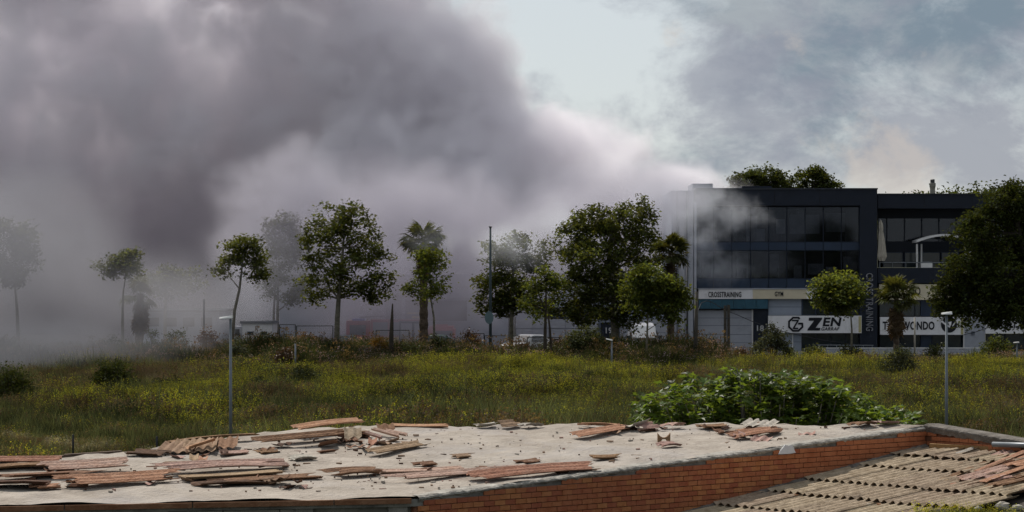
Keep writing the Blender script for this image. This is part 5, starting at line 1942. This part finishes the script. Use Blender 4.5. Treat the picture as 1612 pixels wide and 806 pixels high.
def timber():
    a, b = P(1463, 698.5, 51.2), P(1566, 703.5, 50.2)
    m = MB()
    m.hexa([a + Vector((0, 0, -.09)), b + Vector((0, 0, -.09)), b + Vector((.05, .12, -.09)), a + Vector((.05, .12, -.09)), a, b, b + Vector((.05, .12, 0)), a + Vector((.05, .12, 0))])
    o = m.build('timber_beam', pm('ochre_timber', (.22, .12, .045), .85, .3, 5, col2=(.33, .20, .09)), loc=a)
    props(o, 'ochre timber beam lying along the foot of the far brick wall', 'beam')
    a, b = P(1563, 699.5, 50.0), P(1660, 702.5, 49.0)
    m = MB().tube([a, a.lerp(b, .5), b], .055, 10)
    o = m.build('pipe', M_STEEL, loc=a, smooth=True)
    props(o, 'grey pipe lying at the right end of the ochre timber beam', 'pipe')

timber()

def place_sheet(label, A, B, waves, mat, seed, normal, lift=.03, liftb=None, roll=0.0, jag=.12, half=False, name='corrugated_sheet', group='loose corrugated sheets', cat='roof sheet', curl=0.0, amp=.022):
    n = normal
    A = A + n * lift
    B = B + n * (lift if liftb is None else liftb)
    y = (B - A)
    L = y.length
    y.normalize()
    x = y.cross(n).normalized()
    z = x.cross(y)
    x, z = x * math.cos(roll) + z * math.sin(roll), z * math.cos(roll) - x * math.sin(roll)
    me = sheet_mesh(name, mat, max(1, waves - 1) if waves > 2 else waves, L, seed, jag0=min(jag, L * .3), jag1=min(jag, L * .3), curl=curl, amp=amp)
    o = bpy.data.objects.new(name, me)
    COL.objects.link(o)
    o.matrix_world = Matrix.Translation(A) @ Matrix((x, y, z)).transposed().to_4x4()
    ORIG[o.name] = A
    return props(o, label, cat, group)

NR = Vector((0, -KR, 1)).normalized()
NL = Vector((-LK * UW.x, -LK * UW.y, 1)).normalized()
SHEETS = [
    # end a, end b (photo pixels), waves, material, lift, lift b, roll, label
    ((-40, 729), (97, 726), 3, T_ORANGE, .05, .03, -.10, 'long orange sheet nearest the left edge board, topmost on the left edge'),
    ((-40, 742), (125, 735), 4, T_BROWN, .04, .05, .05, 'brown sheet second from the top at the left edge'),
    ((56, 746), (203, 740), 4, T_PINK, .10, .12, -.12, 'pink sheet with a grey underside end standing raised at the left'),
    ((-40, 757), (168, 749), 4, T_BROWN, .05, .07, .08, 'brown orange sheet under the raised pink one'),
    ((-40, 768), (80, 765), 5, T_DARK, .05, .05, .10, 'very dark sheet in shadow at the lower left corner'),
    ((86, 770), (290, 756), 4, T_ORANGE, .11, .09, -.14, 'long bright salmon sheet with a broken left end at the lower left'),
    ((46, 770), (96, 768), 3, T_ORANGE, .03, .03, .0, 'short orange stub poking out under the salmon sheet'),
    ((232, 748), (452, 737), 4, T_PINK, .10, .08, -.06, 'long pale pink sheet running right from the pile on the left'),
    ((286, 757), (446, 747), 4, T_TAN, .05, .05, .06, 'tan sheet tucked under the long pale pink one'),
    ((330, 762), (503, 752), 4, T_BROWN, .03, .03, .02, 'brown sheet lowest under the long pale pink one'),
    ((300, 764), (440, 762), 3, T_DARK, .02, .02, .05, 'thin dark sheet flat on the roof below the tan one'),
    ((262, 737), (330, 733), 5, T_TAN, .04, .04, .0, 'tan sheet seen on its wavy end in the left pile'),
    ((204, 716), (262, 719), 4, T_DARK, .05, .05, .0, 'stacked dark sheet end left of the leaning corrugated panels'),
    ((268, 703), (405, 691), 2, T_BROWN, .07, .08, .1, 'long brown sheet along the top of the leaning heap'),
    ((347, 716), (392, 714), 3, T_PINK, .03, .03, 0, 'short pink strip in front of the leaning heap'),
    ((400, 708), (548, 696), 3, T_BROWN, .14, .16, -.12, 'long dark brown sheet right of the leaning heap'),
    ((465, 690), (572, 677), 3, T_ORANGE, .16, .16, -.08, 'orange brown sheet behind the long dark brown one'),
    ((440, 697), (585, 690), 3, T_BROWN, .10, .10, .05, 'brown sheet between the two long ones in the middle heap'),
    ((583, 718), (668, 702), 3, T_TAN, .06, .05, -.08, 'broad tan sheet with a broken wavy near end alone in the middle'),
    ((503, 751), (610, 745), 4, T_BROWN, .05, .05, -.02, 'dark olive brown sheet at the front of the roof centre'),
    ((592, 747), (730, 740), 3, T_PINK, .04, .03, .0, 'narrow pink sheet butted to the dark olive brown one'),
    ((604, 761), (835, 741), 3, T_PINK, .07, .05, -.08, 'longest pale pink sheet at the roof edge with black hollow ends'),
    ((742, 759), (943, 738), 4, T_ORANGE, .08, .05, -.10, 'orange sheet hanging along the edge of the brick wall'),
    ((613, 672.5), (706, 673), 2, T_ORANGE, .03, .03, .0, 'flat orange strip on the skyline of the roof left of centre'),
    ((905, 692), (986, 678), 2, T_ORANGE, .07, .07, -.1, 'thick orange ridge piece lying aslant right of centre'),
    ((911, 673), (986, 676), 2, T_ORANGE, .06, .05, .1, 'thin orange strip behind the aslant ridge piece'),
    ((748, 674), (782, 672.5), 2, T_WHITE, .05, .07, .1, 'curled bleached shard on the skyline above the brick wall start'),
    ((787, 674), (818, 671), 2, T_TAN, .06, .05, -.2, 'grey tan shard next to the curled bleached one'),
    ((818, 674), (852, 672), 2, T_WHITE, .05, .03, .1, 'bleached shard last of the three on the skyline'),
    ((986, 680), (1014, 673), 2, T_WHITE, .08, .10, .3, 'bleached shard tipped up at the end of the ridge piece'),
    ((1004, 679), (1036, 674), 3, T_PINK, .07, .05, -.2, 'pale pink shard in the pile left of the fig bush'),
    ((1043, 675), (1082, 672), 3, T_PINK, .05, .05, .1, 'pinkish shard below the left end of the fig bush'),
    ((1100, 676), (1146, 673), 3, T_BROWN, .05, .04, .0, 'brown shard among chips below the fig bush'),
    ((1190, 681), (1206, 672), 5, T_WHITE, .10, .12, .0, 'bleached corrugated piece with three white waves under the fig bush'),
    ((1147, 694), (1232, 680), 2, T_ORANGE, .06, .05, -.1, 'orange sheet with a dark hollow end below the bleached waves'),
    ((1168, 684), (1196, 679), 2, T_ORANGE, .05, .06, .0, 'short deep orange tile leaning on the orange sheet'),
    ((1378, 671), (1416, 668.5), 3, T_PINK, .07, .04, .1, 'pale orange shard near the far right corner of the roof'),
    ((1340, 673), (1374, 670), 2, T_BROWN, .05, .04, .1, 'brown shard left of the pale orange one at the far corner'),
    ((931, 722.5), (983, 720.5), 2, T_BROWN, .03, .03, .0, 'narrow brown plank like strip near the brick wall edge'),
    ((653, 736), (693, 732.5), 2, T_BROWN, .04, .04, .0, 'short brown strip above the narrow pink sheet'),
    ((1038, 704), (1068, 702), 2, T_PINK, .03, .03, .0, 'small mauve strip below the saddle shaped tile'),
    ((815, 731), (852, 727), 2, T_BROWN, .03, .03, .0, 'small brown shard above the hanging orange sheet'),
    ((1150, 688), (1170, 684), 1, T_BROWN, .03, .03, 0, 'tiny brown tile bit beside the short deep orange tile'),
    ((455, 726), (497, 724), 3, T_WHITE, .04, .04, 0, 'bleached hollow sheet bit in the middle of the roof'),
    ((405, 716), (440, 712), 2, T_BROWN, .04, .03, 0, 'rusty brown bit in front of the long dark brown sheet'),
    ((710, 722), (742, 720), 3, T_TAN, .03, .03, 0, 'short wavy tan bit alone right of the broad tan sheet'),
    ((403, 739), (452, 735), 3, T_PINK, .05, .05, .0, 'broken pink sheet end at the right end of the long pale pink one'),
]
for i, (a, b, wv, mt, l0, l1, rl, lab) in enumerate(SHEETS):
    place_sheet(lab, R(*a), R(*b), wv, mt, 300 + i, NR, l0 * 1.35, l1 * 1.35, rl * 1.3, jag=(.10, .45, .25, .7)[i % 4], curl=(0, .03, -.015)[i % 3])

def leaning(label, centre, across, along, waves, mat, seed, lift=.12):
    """A sheet propped up: its ridges run along ALONG, its waves spread towards ACROSS (both world vectors)."""
    x = Vector(across).normalized()
    y = Vector(along)
    L = y.length
    y = (y - x * y.dot(x)).normalized()
    z = x.cross(y)
    me = sheet_mesh('corrugated_sheet', mat, waves, L, seed, jag0=.08, jag1=.05)
    o = bpy.data.objects.new('corrugated_sheet', me)
    COL.objects.link(o)
    o.matrix_world = Matrix.Translation(centre + Vector((0, 0, lift))) @ Matrix((x, y, z)).transposed().to_4x4()
    return props(o, label, 'roof sheet', 'loose corrugated sheets')

leaning('brown corrugated panel leaning left in the heap, its ridges running down to the right', R(273, 716), (1, -.12, -.03), (-.40, .62, .13), 4, T_TAN, 501, .05)
leaning('tan corrugated panel standing at the back of the leaning heap', R(308, 711), (1, .0, -.02), (-.10, .5, .16), 5, T_TAN, 502, .05)
leaning('brown corrugated panel leaning right in the heap with a black hollow under it', R(318, 716), (1, .05, .04), (.75, .62, .16), 3, T_TAN, 503, .06)
leaning('second brown panel behind the right leaning one', R(352, 712), (1, .05, .05), (.55, .5, .14), 3, T_BROWN, 513, .08)
leaning('orange ridge tile lying across the two leaning panels', R(294, 715), (.5, -.8, .1), (.52, .35, .16), 1, T_ORANGE, 504, .12)
leaning('grey brown shingle with two waves propped up at the right end of the middle heap', R(556, 702), (1, .1, 0), (.18, .35, .20), 2, T_GREY, 505, .14)
leaning('orange tile bit lying before the propped grey shingle', R(586, 703), (1, 0, 0), (.0, .25, .1), 1, T_ORANGE, 506, .05)
leaning('pink tile with dark ends left of the last pink one in the middle heap', R(604, 699), (.3, .9, .1), (-.38, .2, .12), 1, T_PINK, 507, .12)
leaning('pink tile pointing down to the right at the end of the middle heap', R(630, 694), (.3, .9, .1), (-.5, .35, .16), 1, T_PINK, 508, .09)
leaning('mauve tile behind the last pink one in the middle heap', R(640, 690), (.3, .9, .1), (-.4, .3, .10), 1, T_PINK, 509, .07)
leaning('brown shard standing behind the pink tiles of the middle heap', R(610, 688), (1, .2, .1), (-.2, .3, .15), 2, T_BROWN, 510, .10)
leaning('orange tile bit at the lower edge of the left pile by the leaning heap', R(318, 731), (1, 0, 0), (-.2, .25, .06), 1, T_ORANGE, 511, .05)
leaning('grey brown tile bit right under the leaning heap', R(305, 729), (1, .1, 0), (.25, .2, .05), 1, T_TAN, 512, .06)

def saddle():
    c = R(1045, 695)
    m = MB()
    vs, fs = [], []
    N = 8
    for i in range(N + 1):
        a = -1 + 2 * i / N
        z = .06 + .10 * a * a - (.0)
        b0 = .0 if abs(a) > .3 else .05
        for y, dz in ((-.07, 0), (.07, 0)):
            vs.append((c.x + a * .13, c.y + y, c.z + z + .02))
            vs.append((c.x + a * .13, c.y + y, c.z + b0))
    for i in range(N):
        k = i * 4
        fs += [(k, k + 4, k + 6, k + 2), (k + 1, k, k + 2, k + 3)[::-1] if i == 0 else (k + 1, k + 3, k + 7, k + 5), (k, k + 1, k + 5, k + 4), (k + 2, k + 6, k + 7, k + 3)]
    fs.append((N * 4, N * 4 + 1, N * 4 + 3, N * 4 + 2))
    m.add(vs, fs)
    o = m.build('saddle_tile', T_BROWN, loc=c)
    props(o, 'brown saddle shaped tile standing alone on the bare roof', 'tile')

saddle()

def plastic_scrap():
    c = R(1241, 704)
    s = (Vector((c.x, c.y, 0)) - Vector((A1.x, A1.y, 0))).dot(UW)
    base = A1 + UW * s
    zt = A1.z + (CC.z - A1.z) * s / WLEN
    m = MB()
    pts = [(-.26, -.14), (-.20, -.06), (-.12, .0), (-.07, .045), (.0, .02), (.1, .03), (.18, -.01), (.2, -.08), (.24, -.13), (.05, -.145)]
    m.prism([Vector((base.x, base.y, zt)) + UW * a + VW * .10 + Vector((0, 0, b)) for a, b in pts], VW * .012)
    o = m.build('plastic_scrap', pm('white_plastic', (.62, .64, .68), .5, .08, 4), loc=Vector((base.x, base.y, zt)))
    props(o, 'white torn plastic scrap caught on the top of the brick wall', 'scrap')

plastic_scrap()

HEAP = [
    ((1486, 764), (1594, 716), 2, T_TAN, .07, .05, 0, 'dark tan sheet with two deep grooves lying up the lower roof'),
    ((1475, 773), (1492, 767), 2, T_BROWN, .05, .05, 0, 'dark brown stub at the foot of the grooved tan sheet'),
    ((1501, 771), (1580, 739), 1, T_ORANGE, .09, .08, 0, 'single orange ridge at the left of the heap on the lower roof'),
    ((1576, 738), (1650, 714), 2, T_ORANGE, .10, .10, 0, 'orange sheet reaching the upper right edge of the lower roof'),
    ((1512, 767), (1602, 741), 2, T_PINK, .14, .12, -.1, 'pink orange sheet over the left of the heap on the lower roof'),
    ((1500, 776), (1540, 771), 3, T_PINK, .06, .05, 0, 'pale pink broken ends at the bottom left of the orange heap'),
    ((1522, 772), (1605, 752), 3, T_DARK, .10, .10, .05, 'dark brown sheet in the middle of the orange heap'),
    ((1537, 783), (1650, 764), 4, T_ORANGE, .07, .06, 0, 'rust orange sheet lowest in the heap at the right edge'),
    ((1557, 765), (1600, 758), 4, T_PINK, .14, .13, 0, 'short pink sheet with light wavy ends on the dark brown one'),
    ((1566, 775), (1650, 753), 3, T_BROWN, .13, .11, 0, 'brown orange sheet on top at the right edge of the heap'),
    ((1590, 746), (1650, 730), 3, T_ORANGE, .16, .14, 0, 'bright orange sheet highest at the right edge of the heap'),
    ((1572, 724), (1600, 712), 3, T_PINK, .08, .08, 0, 'pink sheet top with light ends below the grey pipe'),
    ((1460, 722), (1520, 709), 2, T_GREY, .08, .08, .05, 'broken grey sheet under the ochre timber beam'),
    ((1510, 722), (1538, 712), 1, T_WHITE, .10, .10, 0, 'bleached tile bit on the top row of the lower roof'),
    ((1516, 766), (1612, 722), 1, T_BROWN, .12, .10, 0, 'thin brown ridge strip beside the pink orange sheet in the heap'),
    ((1530, 770), (1625, 730), 1, T_DARK, .10, .12, 0, 'thin dark ridge strip through the middle of the heap'),
    ((1548, 772), (1640, 738), 1, T_ORANGE, .16, .14, 0, 'thin orange ridge strip crossing over the dark one'),
    ((1556, 778), (1650, 744), 1, T_BROWN, .12, .12, 0, 'thin brown ridge strip right of the crossing orange one'),
    ((1500, 758), (1585, 722), 1, T_BROWN, .10, .08, 0, 'thin brown ridge strip along the grooved tan sheet'),
    ((1540, 752), (1620, 718), 1, T_ORANGE, .12, .12, 0, 'thin orange ridge strip high in the heap below the pipe'),
    ((1590, 782), (1650, 770), 2, T_DARK, .08, .08, 0, 'dark sheet end at the right edge under the rust orange sheet'),
    ((1560, 744), (1640, 712), 1, T_TAN, .10, .10, 0, 'thin tan ridge strip nearest the pipe at the right edge'),
]
for i, (a, b, wv, mt, l0, l1, rl, lab) in enumerate(HEAP):
    place_sheet(lab, LR(*a), LR(*b), wv, mt, 700 + i, NL, l0, l1, rl, jag=(.1, .3, .2)[i % 3], group='loose sheets heaped on the lower roof')

def rubble():
    rnd = random.Random(17)
    m = MB()
    for i in range(650):
        if rnd.random() < .4:
            x, y = rnd.uniform(0, 1400), 668 + abs(rnd.gauss(0, 1)) * 25
            if x < 500:
                y = max(y, 672 + (500 - x) * .14)
        else:
            px = rnd.choice((310, 450, 560, 640, 760, 1000, 1190, 200))
            x, y = rnd.gauss(px, 90), rnd.uniform(690, 775)
        if x > 660 and y > 782 - (x - 657) * .137 - 6:
            continue
        if y < 672 or x < -20 or y > 786 or (x < 500 and y < 674 + (500 - x) * .135):
            continue
        p = R(x, y)
        s = rnd.choice((.006, .008, .010, .012, .016, .022, .034))
        a = rnd.uniform(0, 6.28)
        l, w, h = s * rnd.uniform(1, 3.4), s * rnd.uniform(.6, 1.5), s * rnd.uniform(.08, .35)
        d, e = Vector((math.cos(a), math.sin(a), 0)) * l, Vector((-math.sin(a), math.cos(a), 0)) * w
        z0, z1 = Vector((0, 0, -.01)), Vector((0, 0, h + .015))
        r4 = [rnd.uniform(.35, 1.15) for _ in range(4)]
        q = [p - d * r4[0] - e * .7, p + d * .8 * r4[1] - e * r4[2], p + d + e * .6 * r4[3], p - d * .7 + e * r4[1]]
        m.cur = rnd.choice((0, 0, 1, 2, 2, 3))
        m.hexa([v + z0 for v in q] + [v + z1 for v in q])
    frag = []
    for i in range(70):
        cx, cy, sx, sy = rnd.choice(((300, 716, 60, 5), (480, 700, 60, 6), (590, 697, 35, 6), (160, 752, 90, 8), (380, 755, 60, 6), (1010, 676, 30, 3), (1150, 676, 60, 3), (800, 745, 60, 5), (60, 748, 70, 8), (1200, 682, 30, 4)))
        x, y = rnd.gauss(cx, sx), rnd.gauss(cy, sy)
        if x < -10 or (x > 640 and y > 776 - (x - 657) * .137) or y < 673 or (x < 500 and y < 678 + (500 - x) * .135):
            continue
        p = R(x, y, rnd.uniform(.02, .07))
        me = sheet_mesh('fragment', T_TAN, rnd.choice((1, 1, 2)), rnd.uniform(.12, .5), 900 + i, amp=.022, jag0=.08, jag1=.08, segs=1)
        M = Matrix.Translation(p) @ Matrix.Rotation(rnd.uniform(0, 6.28), 4, 'Z') @ Matrix.Rotation(rnd.uniform(-.25, .25), 4, 'X') @ Matrix.Rotation(rnd.uniform(-.25, .25), 4, 'Y')
        m.cur = rnd.choice((0, 1, 2, 4, 4))
        m.add([M @ v.co for v in me.vertices], [tuple(f.vertices) for f in me.polygons])
        bpy.data.meshes.remove(me)
    m.build('rubble', [T_TAN, T_PINK, T_DARK, T_WHITE, T_BROWN], kind='stuff')
    m = MB()
    for i in range(160):
        s, o = rnd.uniform(.3, 7), rnd.uniform(.2, 4)
        p = LP(s, o, .06)
        k = rnd.choice((.015, .02, .03))
        m.cur = rnd.choice((0, 1, 2))
        m.box(p.x - k * 1.5, p.x + k, p.y - k, p.y + k, p.z - .02, p.z + k * .6)
    m.build('tile_chips', [T_ORANGE, T_WHITE, T_DARK], kind='stuff')

rubble()

def near_weeds():
    # an overgrown earth bank in front of the lower roof
    xs, ys = np.linspace(4.0, 13.5, 40), np.linspace(36.5, 43.2, 24)
    X, Yg = np.meshgrid(xs, ys)
    Z = -2.4 + 3.72 * np.exp(-((X - 7.8) / 2.8) ** 4 - ((Yg - 40.2) / 1.9) ** 4) + .05 * np.sin(X * 5) * np.sin(Yg * 6)
    v = np.stack([X, Yg, Z], -1).reshape(-1, 3)
    n = len(xs)
    i, j = np.meshgrid(np.arange(len(ys) - 1), np.arange(n - 1), indexing='ij')
    a = (i * n + j).ravel()
    link('earth_bank', npmesh('earth_bank', v, np.stack([a, a + 1, a + n + 1, a + n], -1), MATS['meadow_soil']), kind='structure')
    rng = np.random.default_rng(12)
    q = 420
    x = rng.normal(7.5, .75, q)
    y = rng.uniform(39.2, 41.4, q)
    z = -2.4 + 3.72 * np.exp(-((x - 7.8) / 2.8) ** 4 - ((y - 40.2) / 1.9) ** 4)
    src = [tuft('near_weed', WEED, 80 + s, 9, .17, .05, .006, .5) for s in range(2)]
    src += [tuft('near_flower', WEED, 84, 6, .24, .05, .004, .4, (5, .010, .06), YEL)]
    scatter('near_weeds', src, np.stack([x, y, z], 1), 13, .6, 1.5)
    rnd = random.Random(5)
    for k, (px, py, s, lab) in enumerate(((1578, 797, .10, 'larger white stone among the weeds at the lower right corner'), (1603, 799, .08, 'white stone at the very edge of the lower right corner'), (1540, 800, .05, 'small white stone among the weeds left of the two others'))):
        c = P(px, py, 40.6)
        m = MB()
        vs, fs = [], []
        for i in range(5):
            for j in range(8):
                th, ph = math.pi * (i + .5) / 5, 2 * math.pi * j / 8
                r = s * rnd.uniform(.75, 1.1)
                vs.append((c.x + r * 1.4 * math.sin(th) * math.cos(ph), c.y + r * math.sin(th) * math.sin(ph), c.z + r * .8 * math.cos(th)))
        for i in range(4):
            for j in range(8):
                fs.append((i * 8 + j, i * 8 + (j + 1) % 8, (i + 1) * 8 + (j + 1) % 8, (i + 1) * 8 + j))
        fs += [tuple(range(8)), tuple(range(32, 40))[::-1]]
        o = m.add(vs, fs).build('stone', T_WHITE, loc=c)
        props(o, lab, 'stone', 'white stones in the weeds')

near_weeds()

# ------------------------------------------------------------------ smoke
def smoke(name, lo, hi, vox, blobs, dens, nscale, amp, soft, color, seed=0, aniso=.2, rough=.6, puff=0.0):
    """A cloud of smoke: soft ellipsoids, warped and eaten away by fractal noise, sampled on a voxel grid."""
    ng = bpy.data.node_groups.new(name, 'GeometryNodeTree')
    ng.interface.new_socket('Geometry', in_out='INPUT', socket_type='NodeSocketGeometry')
    ng.interface.new_socket('Geometry', in_out='OUTPUT', socket_type='NodeSocketGeometry')
    N, L = ng.nodes, ng.links
    out, vc = N.new('NodeGroupOutput'), N.new('GeometryNodeVolumeCube')
    vc.inputs['Min'].default_value, vc.inputs['Max'].default_value = lo, hi
    for i, a in enumerate('XYZ'):
        vc.inputs['Resolution ' + a].default_value = max(2, int((hi[i] - lo[i]) / vox))
    pos = N.new('GeometryNodeInputPosition')

    def put(n, args):
        for i, v in enumerate(args):
            if v is None:
                continue
            if hasattr(v, 'links'):
                L.new(v, n.inputs[i])
            else:
                n.inputs[i].default_value = v

    def vm(op, *args):
        n = N.new('ShaderNodeVectorMath')
        n.operation = op
        put(n, args)
        return n.outputs['Value'] if op == 'LENGTH' else n.outputs['Vector']

    def mt(op, *args):
        n = N.new('ShaderNodeMath')
        n.operation = op
        put(n, args)
        return n.outputs[0]

    def noise(vec, scale, detail, rough=.55):
        n = N.new('ShaderNodeTexNoise')
        L.new(vec, n.inputs['Vector'])
        n.inputs['Scale'].default_value, n.inputs['Detail'].default_value, n.inputs['Roughness'].default_value = scale, detail, rough
        return n
    off = vm('ADD', pos.outputs[0], (seed * 37.1, seed * 11.3, seed * 5.7))
    warp = vm('SCALE', vm('SUBTRACT', noise(off, nscale * .7, 2).outputs['Color'], (.5, .5, .5)))
    warp.node.inputs['Scale'].default_value = .8 / nscale
    pw = vm('ADD', pos.outputs[0], warp)
    e = None
    for (c, r, k) in blobs:
        v = mt('SUBTRACT', k, mt('MULTIPLY', vm('LENGTH', vm('DIVIDE', vm('SUBTRACT', pw, c), r)), k))
        e = v if e is None else mt('SMOOTH_MAX', e, v, .2)
    wp = vm('ADD', off, warp)
    n1 = noise(wp, nscale, 7, rough).outputs[0]
    v = mt('ADD', e, mt('MULTIPLY', mt('SUBTRACT', n1, .52), amp))
    if puff:
        vo = N.new('ShaderNodeTexVoronoi')
        vo.normalize = True
        L.new(wp, vo.inputs['Vector'])
        vo.inputs['Scale'].default_value, vo.inputs['Detail'].default_value, vo.inputs['Roughness'].default_value = nscale * 1.3, 3, .55
        v = mt('ADD', v, mt('MULTIPLY', mt('SUBTRACT', .42, vo.outputs['Distance']), puff))
    mr = N.new('ShaderNodeMapRange')
    mr.interpolation_type = 'SMOOTHSTEP'
    L.new(v, mr.inputs['Value'])
    mr.inputs['From Min'].default_value, mr.inputs['From Max'].default_value = 0, soft
    L.new(mr.outputs[0], vc.inputs['Density'])
    sm = N.new('GeometryNodeSetMaterial')
    L.new(vc.outputs[0], sm.inputs[0])
    mat = bpy.data.materials.new(name)
    mat.use_nodes = True
    t = mat.node_tree
    t.nodes.remove(t.nodes['Principled BSDF'])
    pv = t.nodes.new('ShaderNodeVolumePrincipled')
    t.links.new(pv.outputs[0], t.nodes['Material Output'].inputs['Volume'])
    pv.inputs['Color'].default_value, pv.inputs['Density'].default_value, pv.inputs['Anisotropy'].default_value = (*color, 1), dens, aniso
    sm.inputs['Material'].default_value = mat
    L.new(sm.outputs[0], out.inputs[0])
    me = bpy.data.meshes.new(name)
    o = bpy.data.objects.new(name, me)
    COL.objects.link(o)
    o.modifiers.new('smoke', 'NODES').node_group = ng
    me.materials.append(mat)
    return props(o, None, None, None, 'stuff')

def blob(px, py, Y, rx, rz, ry, k=1.0):
    return (P(px, py, Y), (rx / F * Y, ry, rz / F * Y), k)

BANK = [blob(120, 150, 232, 420, 300, 22), blob(400, 170, 230, 250, 240, 18), blob(300, 400, 215, 420, 220, 20), blob(-150, 300, 222, 260, 330, 30)]
smoke('smoke_bank', (-92, 170, -1), (4, 264, 48), .6, BANK, .13, .11, 1.3, .7, (.70, .675, .725), 1, rough=.66, puff=.5, aniso=.3)
PLUME = [blob(590, 110, 206, 190, 160, 8), blob(690, 120, 203, 130, 120, 7), blob(740, 200, 202, 120, 110, 7), blob(860, 265, 200, 160, 95, 7), blob(640, 270, 202, 190, 170, 8), blob(440, 170, 208, 190, 180, 7, .75),
         blob(760, 350, 198, 240, 130, 8), blob(910, 350, 196, 200, 115, 8), blob(1065, 320, 194, 110, 58, 6), blob(620, 470, 194, 260, 110, 7, .9), blob(230, 140, 206, 200, 170, 6, .6), blob(40, 200, 206, 160, 200, 6, .55), blob(420, -90, 207, 330, 130, 8), blob(60, -80, 207, 260, 130, 8, .8)]
smoke('smoke_plume', (-66, 176, -1), (26, 226, 50), .30, PLUME, .58, .21, 1.9, .55, (.968, .953, .982), 0, rough=.72, puff=1.1, aniso=.1)
CURTAIN = [blob(560, 430, 172, 190, 130, 6.5), blob(760, 400, 172, 190, 130, 6.5), blob(920, 360, 172, 170, 100, 6.5), blob(1030, 310, 172, 90, 70, 5, .8), blob(640, 350, 172, 220, 110, 7), blob(460, 360, 172, 140, 160, 7), blob(640, 500, 168, 180, 60, 5, .75)]
smoke('smoke_curtain', (-26, 160, .3), (14, 182, 16), .34, CURTAIN, .26, .28, 1.5, .7, (.58, .57, .64), 2, rough=.68, puff=.6, aniso=.3)
DRIFT = [blob(30, 400, 158, 240, 150, 20), blob(230, 460, 160, 230, 90, 16, .9), blob(60, 548, 143, 270, 66, 22, .9), blob(420, 450, 164, 130, 110, 8, .7), blob(-120, 430, 154, 200, 200, 28), blob(280, 545, 150, 120, 40, 10, .6), blob(280, 500, 168, 170, 60, 9, .8)]
smoke('low_smoke', (-48, 112, -.5), (-2, 184, 16), .42, DRIFT, .075, .19, 1.5, .7, (.47, .47, .51), 3, rough=.66)
WISP = [blob(1040, 330, 172, 90, 60, 6, .8), blob(880, 350, 162, 90, 60, 5, .6), blob(800, 385, 158, 80, 50, 5, .9), blob(690, 380, 154.5, 50, 26, 3, .6)]
smoke('thin_smoke', (-18, 150, 1), (13, 181, 17), .25, WISP, .26, .5, 1.6, .8, (.84, .86, .915), 5, rough=.66)
CURL = [blob(1105, 320, 178.6, 60, 44, 2.4), blob(1150, 335, 178.6, 62, 34, 2.0, .9), blob(1110, 380, 178.4, 44, 60, 2.2, .75), blob(1130, 425, 178.6, 70, 34, 2.0, .75), blob(1190, 345, 178.8, 40, 20, 1.5, .6)]
smoke('corner_smoke', (11.8, 174, 2.5), (21, 180.5, 13.5), .13, CURL, .36, .8, 2.1, .9, (.84, .87, .93), 9, rough=.68)
# unseen smoke added above the frame, dimming the sun on road and meadow
HIGH = [(Vector((-40, 160, 66)), (80, 54, 18), 1), (Vector((35, 156, 68)), (80, 50, 18), 1), (Vector((0, 142, 64)), (100, 38, 15), .9)]
smoke('shading_smoke', (-125, 90, 44), (130, 205, 90), 2.0, HIGH, .038, .035, .7, .6, (.88, .88, .92), 7)
